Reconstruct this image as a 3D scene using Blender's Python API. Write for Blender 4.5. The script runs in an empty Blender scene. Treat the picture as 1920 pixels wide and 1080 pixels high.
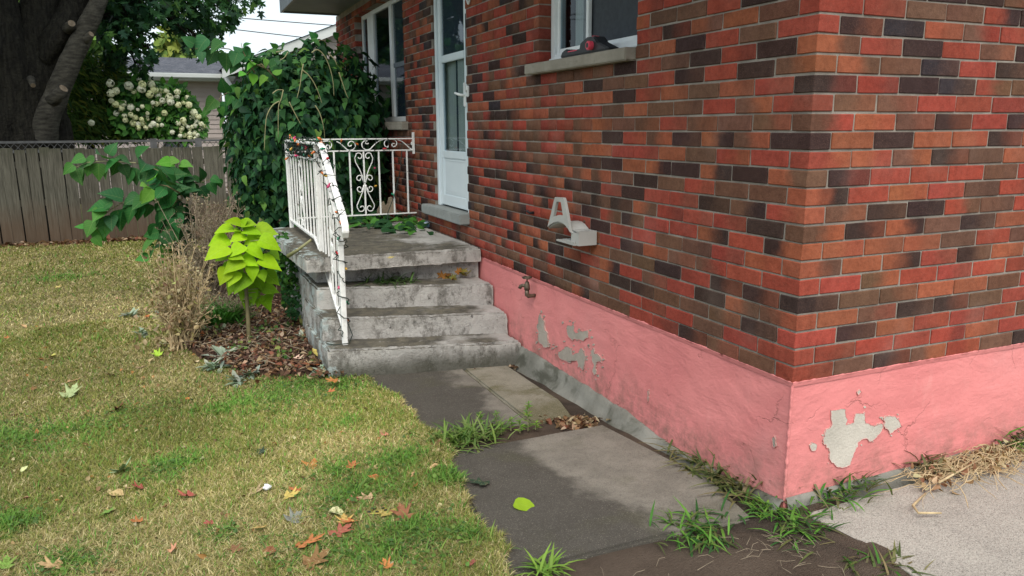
import bpy, bmesh, math, random
import numpy as np
from mathutils import Vector, Matrix, Euler, noise as mnoise

random.seed(7)
rng = np.random.default_rng(11)
S = bpy.context.scene
COL = S.collection
R = math.radians

# ------------------------------------------------------------------ camera
F_PX = 1449.23                                  # focal length in pixels of the 1920 px wide photograph
CAM = np.array([-2.1899, -2.2302, 0.9979])      # metres; the brick corner is the origin, brickwork starts at z = 0
YAW, PITCH, ROLL = 0.413125, 0.205201, -0.004286
_f = np.array([math.sin(YAW)*math.cos(PITCH), math.cos(YAW)*math.cos(PITCH), -math.sin(PITCH)])
_r = np.cross(_f, [0, 0, 1]); _r /= np.linalg.norm(_r)
_u = np.cross(_r, _f)
_r2 = math.cos(ROLL)*_r + math.sin(ROLL)*_u
_u2 = -math.sin(ROLL)*_r + math.cos(ROLL)*_u
cd = bpy.data.cameras.new('camera')
cd.lens = F_PX/1920*36; cd.sensor_width = 36; cd.clip_start = 0.05; cd.clip_end = 2000
co = bpy.data.objects.new('camera', cd); COL.objects.link(co)
mw = Matrix.Identity(4)
for i in range(3):
    mw[i][0] = _r2[i]; mw[i][1] = _u2[i]; mw[i][2] = -_f[i]; mw[i][3] = CAM[i]
co.matrix_world = mw
S.camera = co

# ------------------------------------------------------------------ sky, sun, exposure
SUN_EL, SUN_AZ = R(52), R(203)                  # azimuth from +Y clockwise
wd = bpy.data.worlds.new('World'); S.world = wd; wd.use_nodes = True
nt = wd.node_tree; nt.nodes.clear()
sky = nt.nodes.new('ShaderNodeTexSky'); sky.sky_type = 'NISHITA'; sky.sun_disc = False
sky.sun_elevation = SUN_EL; sky.sun_rotation = SUN_AZ
sky.air_density = 1.0; sky.dust_density = 3.0; sky.ozone_density = 1.0
tc = nt.nodes.new('ShaderNodeTexCoord')
cn = nt.nodes.new('ShaderNodeTexNoise'); cn.inputs['Scale'].default_value = 1.7; cn.inputs['Detail'].default_value = 5
cr = nt.nodes.new('ShaderNodeMapRange'); cr.inputs['From Min'].default_value = .3; cr.inputs['From Max'].default_value = .62
cr.inputs['To Min'].default_value = .7; cr.inputs['To Max'].default_value = .97
cm = nt.nodes.new('ShaderNodeMix'); cm.data_type = 'RGBA'
cm.inputs['B'].default_value = (5.0, 5.6, 5.9, 1)   # thin high cloud all over the sky
bg = nt.nodes.new('ShaderNodeBackground'); bg.inputs['Strength'].default_value = 0.085
wo = nt.nodes.new('ShaderNodeOutputWorld')
nt.links.new(tc.outputs['Generated'], cn.inputs['Vector'])
nt.links.new(cn.outputs['Fac'], cr.inputs['Value'])
nt.links.new(cr.outputs['Result'], cm.inputs['Factor'])
nt.links.new(sky.outputs['Color'], cm.inputs['A'])
nt.links.new(cm.outputs['Result'], bg.inputs['Color'])
nt.links.new(bg.outputs['Background'], wo.inputs['Surface'])
sl = bpy.data.lights.new('sun', 'SUN'); sl.energy = 1.5; sl.angle = R(40); sl.color = (1, .93, .83)
so = bpy.data.objects.new('sun', sl); COL.objects.link(so)
sd = Vector((math.sin(SUN_AZ)*math.cos(SUN_EL), math.cos(SUN_AZ)*math.cos(SUN_EL), math.sin(SUN_EL)))
so.rotation_euler = sd.to_track_quat('Z', 'Y').to_euler()
S.view_settings.view_transform = 'Standard'; S.view_settings.look = 'None'
S.view_settings.gamma = 1; S.view_settings.exposure = 1.33
S.render.engine = 'CYCLES'
S.cycles.use_denoising = True
S.cycles.max_bounces = 8; S.cycles.transparent_max_bounces = 12

# ------------------------------------------------------------------ picking points on real planes
def ray(u, v): return _f + (u-960)/F_PX*_r2 - (v-540)/F_PX*_u2
def on(u, v, ax, val):
    d = ray(u, v); return CAM + d*((val-CAM[ax])/d[ax])
def WX(u, v, x=0.): return on(u, v, 0, x)       # on a plane parallel to the door wall
def PY(u, v, y): return on(u, v, 1, y)          # on a plane parallel to the gable wall
def PZ(u, v, z): return on(u, v, 2, z)
def zg(x, y):                                   # ground height: falls away from the corner to the steps
    t = np.clip(np.asarray(y, float)/2.55, 0, 1)
    return -.56 - .11*t
def GP(u, v, dz=0.):
    z = -.6
    for i in range(25):
        p = PZ(u, v, z); z = float(zg(p[0], p[1]))+dz
    return p
def px_of(P):
    d = np.asarray(P)-CAM; z = d@_f
    return 960+F_PX*(d@_r2)/z, 540-F_PX*(d@_u2)/z, z

# ------------------------------------------------------------------ objects
def tag(o, label=None, cat=None, group=None, kind=None):
    if label: o['label'] = label
    if cat: o['category'] = cat
    if group: o['group'] = group
    if kind: o['kind'] = kind
    return o
def empty(name, loc=(0, 0, 0), label=None, cat=None, group=None, rz=0):
    o = bpy.data.objects.new(name, None); COL.objects.link(o)
    o.location = loc; o.rotation_euler.z = rz; o.empty_display_size = .1
    return tag(o, label, cat, group)
def link(name, me, parent=None, loc=None):
    o = bpy.data.objects.new(name, me); COL.objects.link(o)
    if parent is not None:
        o.parent = parent
        if loc is None:
            p = parent; t = Vector()
            while p: t += p.location; p = p.parent
            o.location = -t
    if loc is not None: o.location = loc
    return o
def child_at(name, me, parent, M):
    """a shared mesh placed by world matrix M under an unrotated parent chain"""
    o = bpy.data.objects.new(name, me); COL.objects.link(o); o.parent = parent
    p = parent; t = Vector()
    while p: t += p.location; p = p.parent
    o.matrix_basis = Matrix.Translation(-t) @ M
    return o

class MB:
    """collects shapes in world coordinates; build() links ONE mesh object"""
    def __init__(s): s.v = []; s.f = []; s.tint = None
    def add(s, vs, fs):
        b = len(s.v); s.v += [tuple(map(float, p)) for p in vs]; s.f += [tuple(b+i for i in f) for f in fs]
        return s
    def box(s, a, b, rot=None):
        (x0, y0, z0), (x1, y1, z1) = a, b
        vs = [(x0,y0,z0),(x1,y0,z0),(x1,y1,z0),(x0,y1,z0),(x0,y0,z1),(x1,y0,z1),(x1,y1,z1),(x0,y1,z1)]
        if rot is not None:
            c = Vector(((x0+x1)/2, (y0+y1)/2, (z0+z1)/2)); vs = [tuple(c + rot @ (Vector(p)-c)) for p in vs]
        return s.add(vs, [(0,3,2,1),(4,5,6,7),(0,1,5,4),(1,2,6,5),(2,3,7,6),(3,0,4,7)])
    def prism(s, poly, off):
        """closed polygon (3D points) pushed along vector off"""
        n = len(poly); p = [np.asarray(q, float) for q in poly]; o = np.asarray(off, float)
        return s.add([*p, *[q+o for q in p]], [tuple(range(n))[::-1], tuple(range(n, 2*n))] + [(i, (i+1) % n, n+(i+1) % n, n+i) for i in range(n)])
    def tube(s, pts, rad, n=6, cap=True, flat=None):
        pts = [Vector(p) for p in pts]; m = len(pts)
        if not hasattr(rad, '__len__'): rad = [rad]*m
        vs = []; up = None
        for i, p in enumerate(pts):
            t = (pts[min(i+1, m-1)] - pts[max(i-1, 0)])
            t = t.normalized() if t.length > 1e-9 else Vector((0, 0, 1))
            if up is None: up = Vector((0, 0, 1)) if abs(t.z) < .9 else Vector((1, 0, 0))
            a = t.cross(up)
            if a.length < 1e-6: a = t.orthogonal()
            a.normalize(); b = a.cross(t).normalized(); up = b
            for j in range(n):
                w = 2*math.pi*(j+.5)/n
                vs.append(p + rad[i]*(math.cos(w)*a + math.sin(w)*b))
        fs = [(i*n+j, i*n+(j+1) % n, (i+1)*n+(j+1) % n, (i+1)*n+j) for i in range(m-1) for j in range(n)]
        if cap: fs += [tuple(range(n))[::-1], tuple((m-1)*n+j for j in range(n))]
        return s.add(vs, fs)
    def bar(s, a, b, w, h=None):
        """square bar from a to b"""
        a, b = Vector(a), Vector(b); t = (b-a).normalized(); h = h or w
        up = Vector((0, 0, 1)) if abs(t.z) < .95 else Vector((0, 1, 0))
        x = t.cross(up).normalized(); y = x.cross(t)
        vs = [p + sx*x*w/2 + sy*y*h/2 for p in (a, b) for sx, sy in ((-1,-1),(1,-1),(1,1),(-1,1))]
        return s.add(vs, [(0,1,2,3)[::-1],(4,5,6,7),(0,1,5,4),(1,2,6,5),(2,3,7,6),(3,0,4,7)])
    def mesh(s, name, mat, smooth=False):
        me = bpy.data.meshes.new(name); me.from_pydata(s.v, [], s.f)
        bm = bmesh.new(); bm.from_mesh(me); bmesh.ops.recalc_face_normals(bm, faces=bm.faces); bm.to_mesh(me); bm.free()
        if mat: me.materials.append(mat)
        if smooth: me.shade_smooth()
        return me
    def build(s, name, mat, parent=None, smooth=False, bevel=0, segs=2):
        me = s.mesh(name, mat, smooth)
        if bevel:
            bm = bmesh.new(); bm.from_mesh(me)
            ed = [e for e in bm.edges if len(e.link_faces) == 2 and e.calc_face_angle(0) > .5]
            bmesh.ops.bevel(bm, geom=ed, offset=bevel, segments=segs, affect='EDGES', clamp_overlap=True)
            bm.to_mesh(me); bm.free()
        return link(name, me, parent)

def np_mesh(name, V, Fa, mat, attrs=None, smooth=False):
    """fast mesh from arrays; Fa (n,k) all the same size; attrs: name -> (n_verts,3|1) array"""
    me = bpy.data.meshes.new(name); V = np.ascontiguousarray(V, np.float32); Fa = np.ascontiguousarray(Fa, np.int32)
    n, k = Fa.shape
    me.vertices.add(len(V)); me.vertices.foreach_set('co', V.ravel())
    me.loops.add(n*k); me.loops.foreach_set('vertex_index', Fa.ravel())
    me.polygons.add(n); me.polygons.foreach_set('loop_start', np.arange(0, n*k, k, dtype=np.int32))
    me.update(calc_edges=True); me.validate()
    for a, d in (attrs or {}).items():
        d = np.asarray(d, np.float32)
        if d.ndim == 1:
            at = me.attributes.new(a, 'FLOAT', 'POINT'); at.data.foreach_set('value', d)
        else:
            at = me.attributes.new(a, 'FLOAT_COLOR', 'POINT')
            at.data.foreach_set('color', np.hstack([d, np.ones((len(d), 1), np.float32)]).ravel())
    if mat: me.materials.append(mat)
    if smooth: me.shade_smooth()
    return me

# ------------------------------------------------------------------ materials
class N:
    def __init__(s, name):
        s.m = bpy.data.materials.new(name); s.m.use_nodes = True; s.t = s.m.node_tree; s.t.nodes.clear()
        s.out = s.n('OutputMaterial'); s.b = s.n('BsdfPrincipled'); s.l(s.b.outputs[0], s.out.inputs['Surface'])
    def n(s, k, **kw):
        x = s.t.nodes.new('ShaderNode'+k)
        for a, v in kw.items(): setattr(x, a, v)
        return x
    def l(s, a, b): s.t.links.new(a, b)
    def put(s, sock, v):
        if hasattr(v, 'links') or hasattr(v, 'is_linked'): s.l(v, sock)
        else: sock.default_value = v
    def pos(s): return s.n('NewGeometry').outputs['Position']
    def obj(s): return s.n('TexCoord').outputs['Object']
    def noise(s, scale, detail=4, rough=.55, vec=None, dist=0, dim='3D', stretch=None):
        x = s.n('TexNoise'); x.inputs['Scale'].default_value = scale; x.inputs['Detail'].default_value = detail
        x.inputs['Roughness'].default_value = rough; x.inputs['Distortion'].default_value = dist
        v = vec or s.pos()
        if stretch:
            mp = s.n('Mapping'); mp.inputs['Scale'].default_value = stretch; s.l(v, mp.inputs['Vector']); v = mp.outputs['Vector']
        s.l(v, x.inputs['Vector']); return x.outputs['Fac']
    def ramp(s, f, a, b, lo=0., hi=1.):
        x = s.n('MapRange', interpolation_type='SMOOTHSTEP')
        s.put(x.inputs['Value'], f)
        for k, v in zip(('From Min', 'From Max', 'To Min', 'To Max'), (a, b, lo, hi)): x.inputs[k].default_value = v
        return x.outputs['Result']
    def mix(s, f, a, b, mode='MIX'):
        x = s.n('Mix', data_type='RGBA', blend_type=mode)
        s.put(x.inputs['Factor'], f)
        for k, v in (('A', a), ('B', b)):
            if isinstance(v, (tuple, list)): v = (*v[:3], 1)
            s.put(x.inputs[k], v)
        return x.outputs['Result']
    def math(s, op, a, b=0.):
        x = s.n('Math', operation=op); s.put(x.inputs[0], a); s.put(x.inputs[1], b); return x.outputs[0]
    def attr(s, name, kind='GEOMETRY', out='Color'):
        return s.n('Attribute', attribute_name=name, attribute_type=kind).outputs[out]
    def xyz(s, v):
        x = s.n('SeparateXYZ'); s.l(v, x.inputs[0]); return x.outputs
    def bump(s, h, dist=.01, strength=1.):
        x = s.n('Bump'); x.inputs['Distance'].default_value = dist; x.inputs['Strength'].default_value = strength
        s.l(h, x.inputs['Height']); s.l(x.outputs[0], s.b.inputs['Normal'])
    def fin(s, col, rough=.85, spec=.3):
        s.put(s.b.inputs['Base Color'], (*col[:3], 1) if isinstance(col, (tuple, list)) else col)
        s.put(s.b.inputs['Roughness'], rough); s.b.inputs['Specular IOR Level'].default_value = spec
        return s.m

def plain(name, c1, c2=None, scale=12, rough=.7, spec=.3, bump=0., bs=80, metal=0., stretch=None):
    k = N(name); c2 = c2 or tuple(x*.72 for x in c1)
    f = k.ramp(k.noise(scale, 5, stretch=stretch), .3, .7)
    if bump: k.bump(k.noise(bs, 4), bump)
    k.b.inputs['Metallic'].default_value = metal
    return k.fin(k.mix(f, c1, c2), rough, spec)

def mat_brick(name, kind):
    k = N(name)
    a = k.attr('tone_a', kind); b = k.attr('tone_b', kind)
    al = k.attr('along', 'GEOMETRY', 'Fac')
    f = k.math('ADD', al, k.math('MULTIPLY', k.math('SUBTRACT', k.noise(11, 4), .5), .8))
    c = k.mix(k.ramp(f, .22, .82), a, b)
    c = k.mix(k.ramp(k.noise(9, 5, .7), .3, .75, 0, .55), c, k.mix(1., c, (.55, .5, .5), 'MULTIPLY'))
    c = k.mix(k.ramp(k.noise(38, 5, .7), .35, .8, .0, .6), c, k.mix(1., c, (.45, .4, .4), 'MULTIPLY'))
    c = k.mix(k.ramp(k.noise(420, 2, .7), .52, .78, 0, .42), c, k.mix(.5, c, (.62, .36, .26)))
    c = k.mix(k.ramp(k.noise(260, 2), .62, .75, 0, .55), c, (.03, .022, .02))
    # lime bloom and dust in soft patches
    c = k.mix(k.ramp(k.noise(3.1, 5), .52, .85, 0, .10), c, (.55, .42, .36))
    h = k.math('ADD', k.math('MULTIPLY', k.noise(300, 3, .7), .6), k.math('MULTIPLY', k.noise(60, 4), 1.))
    k.bump(h, .0022)
    return k.fin(c, k.ramp(k.noise(30), .3, .7, .7, .92), .10)

def mat_mortar():
    k = N('mortar')
    c = k.mix(k.ramp(k.noise(9, 5), .3, .7), (.315, .285, .25), (.21, .188, .165))
    c = k.mix(k.ramp(k.noise(220, 3), .55, .75, 0, .5), c, (.12, .1, .09))
    k.bump(k.noise(160, 4, .7), .004)
    return k.fin(c, .95, .1)

def mat_pink():
    k = N('pink_masonry_paint')
    c = k.mix(k.ramp(k.noise(2.2, 6), .3, .75), (.69, .24, .235), (.60, .188, .188))
    c = k.mix(k.ramp(k.noise(7, 6, .7, stretch=(1, 1, .35)), .56, .80, 0, .4), c, (.77, .36, .335))
    # thin flaked spots showing grey render, thin cracks, dirt splashed up from the ground
    c = k.mix(k.ramp(k.noise(13, 7, .75, dist=.6), .735, .75), c, (.5, .45, .41))
    z = k.xyz(k.pos())[2]
    dirt = k.math('MULTIPLY', k.ramp(z, -.22, -.55), k.ramp(k.noise(7, 7, .75), .36, .72))
    c = k.mix(k.math('MULTIPLY', dirt, .85), c, (.17, .11, .085))
    c = k.mix(k.ramp(k.noise(1.1, 6, .6), .5, .75, 0, .35), c, (.75, .40, .385))
    c = k.mix(k.ramp(k.noise(22, 6, .8, stretch=(1, 1, .25)), .6, .8, 0, .22), c, (.35, .16, .14))
    vo = k.n('TexVoronoi', feature='DISTANCE_TO_EDGE'); vo.inputs['Scale'].default_value = 2.3
    wv = k.n('VectorMath', operation='ADD'); k.l(k.pos(), wv.inputs[0])
    ns = k.n('TexNoise'); ns.inputs['Scale'].default_value = 5; ns.inputs['Detail'].default_value = 6
    sc = k.n('VectorMath', operation='SCALE'); sc.inputs['Scale'].default_value = .45; k.l(k.pos(), ns.inputs['Vector']); k.l(ns.outputs['Color'], sc.inputs[0]); k.l(sc.outputs[0], wv.inputs[1]); k.l(wv.outputs[0], vo.inputs['Vector'])
    crack = k.math('MULTIPLY', k.ramp(vo.outputs['Distance'], .012, .002), k.ramp(k.noise(2.6, 2), .52, .6))
    c = k.mix(k.math('MULTIPLY', crack, .4), c, (.36, .14, .125))
    rid = k.noise(2.6, 7, .60, dist=.5, stretch=(1, 1, 2.4))
    h = k.math('ADD', k.math('MULTIPLY', rid, 3.2), k.math('MULTIPLY', k.noise(45, 5, .65), .8))
    h = k.math('SUBTRACT', h, k.math('MULTIPLY', crack, .8))
    k.bump(h, .0048, .75)
    return k.fin(c, .62, .28)

def mat_concrete(name, light, dark, stain=None, agg=0., st=(.45, .62), bump=.004, sscale=1.6, streak=False):
    k = N(name)
    c = k.mix(k.ramp(k.noise(3.5, 7, .65), .3, .72), light, dark)
    if stain:
        c = k.mix(k.ramp(k.noise(sscale, 6, .62, dist=.4), *st, 0, .9), c, stain)
    c = k.mix(k.ramp(k.noise(18, 7, .75), .55, .8, 0, .55), c, tuple(x*.35 for x in dark))
    c = k.mix(k.ramp(k.noise(30, 6, .8), .62, .8, 0, .35), c, tuple(min(1, x*1.35) for x in light))
    h = k.noise(70, 6, .7)
    if agg:
        vo = k.n('TexVoronoi'); vo.inputs['Scale'].default_value = 260; k.l(k.pos(), vo.inputs['Vector'])
        g = k.xyz(vo.outputs['Color'])[0]
        c = k.mix(k.math('MULTIPLY', k.ramp(g, .66, .8), agg*.4), c, tuple(min(1, x*1.4) for x in light))
        c = k.mix(k.math('MULTIPLY', k.ramp(g, .25, .1), agg*.6), c, tuple(x*.45 for x in dark))
        h = k.math('ADD', h, k.math('MULTIPLY', vo.outputs['Distance'], .6))
    k.bump(h, bump)
    return k.fin(c, .92, .15)

def mat_leaf(name, kind, trans=.32, rough=.55, spec=.13):
    """kind 'obj': colour from the object; 'attr': colour from the mesh attribute tint"""
    k = N(name)
    if kind == 'obj':
        c = k.n('ObjectInfo').outputs['Color']
        o = k.xyz(k.obj())
        ay = k.math('ABSOLUTE', o[1])
        side = k.math('SINE', k.math('MULTIPLY', k.math('SUBTRACT', o[0], k.math('MULTIPLY', ay, .75)), 40.))
        vein = k.math('MAXIMUM', k.ramp(ay, .022, .006), k.math('MULTIPLY', k.ramp(side, .86, 1.), .6))
        c = k.mix(k.math('MULTIPLY', vein, .22), c, k.mix(.5, c, (.55, .65, .25)))
        k.bump(k.noise(60, 3), .003, .3)
    else:
        c = k.attr('tint')
    c = k.mix(k.ramp(k.noise(35, 4), .3, .8, 0, .35), c, k.mix(1., c, (.55, .6, .5), 'MULTIPLY'))
    k.fin(c, rough, spec)
    tr = k.n('BsdfTranslucent'); mx = k.n('MixShader'); mx.inputs[0].default_value = trans
    k.l(k.mix(.0, k.mix(1., c, (1., 1.05, .55), 'MULTIPLY'), c), tr.inputs['Color'])
    k.l(k.b.outputs[0], mx.inputs[1]); k.l(tr.outputs[0], mx.inputs[2]); k.l(mx.outputs[0], k.out.inputs['Surface'])
    return k.m

def mat_glass(name, tint=(.75, .82, .86), refl=1.32):
    k = N(name)
    tr = k.n('BsdfTransparent'); tr.inputs['Color'].default_value = (*tint, 1)
    gl = k.n('BsdfGlossy'); gl.inputs['Roughness'].default_value = .02; gl.inputs['Color'].default_value = (.9, .95, 1, 1)
    fr = k.n('Fresnel'); fr.inputs['IOR'].default_value = refl
    bf = k.n('NewGeometry').outputs['Backfacing']
    mx = k.n('MixShader'); k.l(k.math('MULTIPLY', fr.outputs[0], k.math('SUBTRACT', 1., bf)), mx.inputs[0]); k.l(tr.outputs[0], mx.inputs[1]); k.l(gl.outputs[0], mx.inputs[2])
    k.l(mx.outputs[0], k.out.inputs['Surface'])
    return k.m

def mat_wood_fence():
    k = N('weathered_fence_wood')
    c = k.mix(k.ramp(k.noise(9, 6, .6, stretch=(6, 6, .35)), .3, .7), (.14, .134, .108), (.065, .062, .05))
    c = k.mix(k.ramp(k.noise(60, 5, .7, stretch=(5, 5, .12)), .5, .75, 0, .5), c, (.05, .043, .037))
    z = k.xyz(k.pos())[2]
    # red-brown rot creeping up from the ground, green algae under the top edge
    c = k.mix(k.math('MULTIPLY', k.ramp(k.math('ADD', z, k.math('MULTIPLY', k.noise(3, 4), .5)), .35, -.35), .75), c, (.105, .066, .043))
    c = k.mix(k.math('MULTIPLY', k.ramp(k.math('ADD', z, k.math('MULTIPLY', k.noise(8, 4), .3)), .72, .98), .6), c, (.05, .055, .03))
    oi = k.n('ObjectInfo').outputs['Random']
    c = k.mix(k.ramp(oi, 0, 1, 0, .5), c, k.mix(1., c, (.62, .6, .58), 'MULTIPLY'))
    k.bump(k.noise(40, 5, .7, stretch=(6, 6, .2)), .006)
    return k.fin(c, .9, .15)

MAT = {}
MAT['brick_o'] = mat_brick('flashed_brick', 'OBJECT')
MAT['brick_g'] = mat_brick('flashed_brick_mass', 'GEOMETRY')
MAT['mortar'] = mat_mortar()
MAT['pink'] = mat_pink()
MAT['bare_pale'] = mat_concrete('bare_pale_render', (.56, .52, .46), (.42, .39, .34), bump=.005)
MAT['bare'] = mat_concrete('bare_render', (.42, .37, .32), (.28, .25, .215), bump=.005)
MAT['footing'] = mat_concrete('grey_footing', (.24, .235, .21), (.13, .128, .11), (.07, .07, .055), st=(.48, .66), sscale=4)
MAT['white_frame'] = plain('white_vinyl', (.78, .80, .80), (.66, .69, .70), 5, .35, .4)
MAT['door_white'] = plain('white_door_paint', (.70, .78, .82), (.62, .71, .76), 2, .3, .4)
MAT['glass'] = mat_glass('window_glass')
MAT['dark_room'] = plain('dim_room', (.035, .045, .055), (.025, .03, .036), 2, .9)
MAT['curtain'] = plain('beige_blind', (.62, .57, .47), (.5, .46, .38), 3, .8, stretch=(1, 30, 1))
MAT['screen'] = plain('insect_screen', (.055, .065, .075), (.045, .05, .06), 40, .8)
MAT['sill'] = mat_concrete('stone_sill', (.36, .33, .28), (.24, .22, .185), bump=.008)
MAT['thresh'] = mat_concrete('door_step_stone', (.30, .32, .31), (.2, .215, .21), bump=.003)
MAT['soffit'] = plain('painted_soffit', (.17, .22, .26), (.14, .18, .22), 4, .6)
MAT['fascia'] = plain('fascia_paint', (.19, .22, .25), (.15, .18, .21), 4, .5)
MAT['shingle_o'] = plain('roof_shingle', (.10, .10, .11), (.06, .06, .065), 30, .9, bump=.006)
MAT['iron'] = None
def mat_iron():
    k = N('white_painted_iron')
    c = k.mix(k.ramp(k.noise(30, 4), .35, .7), (.82, .83, .82), (.72, .74, .73))
    c = k.mix(k.ramp(k.noise(26, 7, .75, stretch=(1, 1, .5)), .615, .66), c, (.15, .12, .10))
    k.bump(k.noise(70, 4), .002)
    return k.fin(c, .42, .4)
MAT['iron'] = mat_iron()

def mat_steps():
    """old concrete: dark algae over the railing side, pale worn right hand side, light nosing, black pits"""
    k = N('worn_step_concrete')
    P = k.pos(); x, y, z = k.xyz(P)
    c = k.mix(k.ramp(k.noise(6, 7, .7), .3, .72), (.46, .45, .43), (.33, .32, .30))
    nz = k.n('NewGeometry').outputs['Normal']; up = k.ramp(k.xyz(nz)[2], .5, .85)
    side = k.ramp(k.math('ADD', x, k.math('MULTIPLY', k.math('SUBTRACT', k.noise(2.4, 6, .6), .5), 1.7)), -.12, -.45)
    al = k.math('MULTIPLY', up, side)
    c = k.mix(k.math('MULTIPLY', al, .92), c, k.mix(k.ramp(k.noise(9, 6, .7), .35, .7), (.052, .048, .038), (.14, .125, .09)))
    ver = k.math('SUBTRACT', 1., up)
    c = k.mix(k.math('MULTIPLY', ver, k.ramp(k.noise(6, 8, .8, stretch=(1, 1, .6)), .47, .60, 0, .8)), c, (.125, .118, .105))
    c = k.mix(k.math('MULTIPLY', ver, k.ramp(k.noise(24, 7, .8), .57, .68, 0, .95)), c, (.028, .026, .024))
    c = k.mix(k.ramp(k.noise(16, 7, .8), .58, .70, 0, .5), c, (.60, .59, .56))
    low = k.math('MULTIPLY', ver, k.ramp(k.math('ADD', z, k.math('MULTIPLY', k.noise(5, 4), .16)), -.40, -.56))
    c = k.mix(k.math('MULTIPLY', low, .85), c, (.06, .06, .045))
    pnt0 = k.n('NewGeometry').outputs['Pointiness']
    c = k.mix(k.math('MULTIPLY', k.ramp(pnt0, .53, .60, 0, .75), k.ramp(k.noise(12, 5, .7), .3, .55)), c, (.56, .54, .50))
    pnt = k.math('MULTIPLY', k.ramp(k.math('ADD', x, k.math('MULTIPLY', k.noise(9, 5), .06)), -1.19, -1.24), k.ramp(k.noise(7, 6, .7), .48, .58))
    c = k.mix(k.math('MULTIPLY', pnt, .8), c, (.40, .47, .47))
    k.bump(k.math('ADD', k.noise(28, 7, .72), k.math('MULTIPLY', k.noise(150, 3), .4)), .014)
    return k.fin(c, .9, .15)
MAT['steps'] = mat_steps()

def mat_walk():
    k = N('stained_walkway_concrete')
    P = k.pos(); x, y, z = k.xyz(P)
    n1 = k.noise(2.1, 6, .6)
    c = k.mix(k.ramp(k.noise(5, 6, .65), .3, .7), (.30, .275, .235), (.215, .196, .168))
    damp = k.ramp(k.math('ADD', x, k.math('MULTIPLY', k.math('SUBTRACT', n1, .5), 1.0)), -.48, -.66)
    c = k.mix(k.math('MULTIPLY', damp, .82), c, (.064, .058, .050))
    c = k.mix(k.ramp(k.noise(4.5, 6, .7), .64, .76, 0, .55), c, (.24, .205, .17))
    c = k.mix(k.ramp(k.noise(3.2, 4), .55, .7, 0, .35), c, (.10, .098, .055))
    vo = k.n('TexVoronoi'); vo.inputs['Scale'].default_value = 330; k.l(P, vo.inputs['Vector'])
    g = k.xyz(vo.outputs['Color'])[0]
    c = k.mix(k.ramp(g, .84, .95, 0, .28), c, (.34, .31, .26))
    c = k.mix(k.ramp(g, .22, .12, 0, .3), c, (.035, .03, .026))
    v2 = k.n('TexVoronoi'); v2.inputs['Scale'].default_value = 75; k.l(P, v2.inputs['Vector'])
    c = k.mix(k.math('MULTIPLY', k.ramp(v2.outputs['Distance'], .16, .08, 0, .8), k.ramp(k.xyz(v2.outputs['Color'])[1], .55, .6)), c, (.38, .34, .28))
    c = k.mix(k.ramp(k.noise(26, 7, .8), .52, .75, 0, .45), c, (.05, .043, .035))
    k.bump(k.math('ADD', k.noise(60, 6, .7), k.math('MULTIPLY', vo.outputs['Distance'], .7)), .007)
    return k.fin(c, .9, .18)
MAT['walk'] = mat_walk()
MAT['walk_pale'] = mat_concrete('pale_walkway_concrete', (.30, .275, .225), (.2, .185, .14), (.125, .115, .062), agg=.5, st=(.42, .6), bump=.005, sscale=2.6)
MAT['drive'] = mat_concrete('exposed_aggregate_drive', (.37, .345, .31), (.285, .265, .24), (.23, .212, .19), agg=.9, st=(.45, .75), bump=.003, sscale=1.1)
MAT['soil'] = mat_concrete('dark_soil', (.125, .094, .072), (.08, .058, .044), (.055, .043, .035), agg=.3, bump=.012)
MAT['lawn'] = plain('thatch_and_soil', (.24, .195, .10), (.13, .115, .055), 5, .95, .05, .02, 60)
MAT['far_ground'] = plain('rough_grass_ground', (.10, .12, .045), (.13, .11, .06), .6, .95, .05)
MAT['mulch_bed'] = plain('mulch_soil', (.075, .045, .032), (.045, .03, .022), 12, .95, .05, .03, 40)
MAT['leaf_o'] = mat_leaf('leaf_single', 'obj')
MAT['leaf_a'] = mat_leaf('leaf_mass', 'attr')
MAT['leaf_matte'] = mat_leaf('leaf_mass_matte', 'attr', .25, .7, .1)
MAT['dead_leaf'] = None
MAT['bark'] = plain('dark_bark', (.030, .028, .022), (.012, .011, .010), 9, .95, .1, .05, 22, stretch=(3, 3, .5))
MAT['bark_pale'] = plain('pale_smooth_bark', (.075, .07, .058), (.03, .028, .024), 7, .9, .1, .02, 30, stretch=(1, 1, 4))
MAT['cut_wood'] = plain('cut_branch_wood', (.20, .155, .11), (.12, .09, .06), 20, .8)
MAT['stem'] = plain('green_brown_stem', (.17, .14, .07), (.11, .10, .05), 20, .7)
MAT['stem_pale'] = plain('pale_green_stem', (.26, .25, .13), (.2, .2, .1), 20, .6)
MAT['straw'] = plain('dry_straw', (.54, .43, .26), (.36, .27, .16), 25, .9, .1)
MAT['straw_grey'] = plain('dry_grey_stalk', (.33, .275, .20), (.21, .17, .125), 25, .9, .1)
MAT['fence'] = mat_wood_fence()
MAT['lattice'] = plain('grey_lattice', (.125, .125, .125), (.085, .085, .085), 15, .85)
MAT['siding'] = plain('taupe_siding', (.44, .38, .36), (.4, .345, .325), 3, .6)
MAT['fascia_white'] = plain('white_fascia', (.55, .58, .58), (.49, .52, .52), 3, .5)
MAT['shingle_n'] = None
MAT['grey_plastic'] = plain('light_grey_plastic', (.40, .40, .385), (.33, .33, .315), 6, .42, .4)
MAT['black_plastic'] = plain('black_plastic', (.018, .02, .024), (.012, .013, .016), 10, .45, .4)
MAT['pink_plastic'] = plain('pink_plastic', (.60, .06, .10), (.5, .05, .08), 10, .4, .4)
MAT['brass'] = plain('weathered_brass', (.16, .125, .09), (.10, .08, .06), 30, .5, .5, metal=.6)
MAT['wire'] = plain('dark_green_wire', (.02, .035, .028), (.012, .02, .016), 20, .5)
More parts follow.
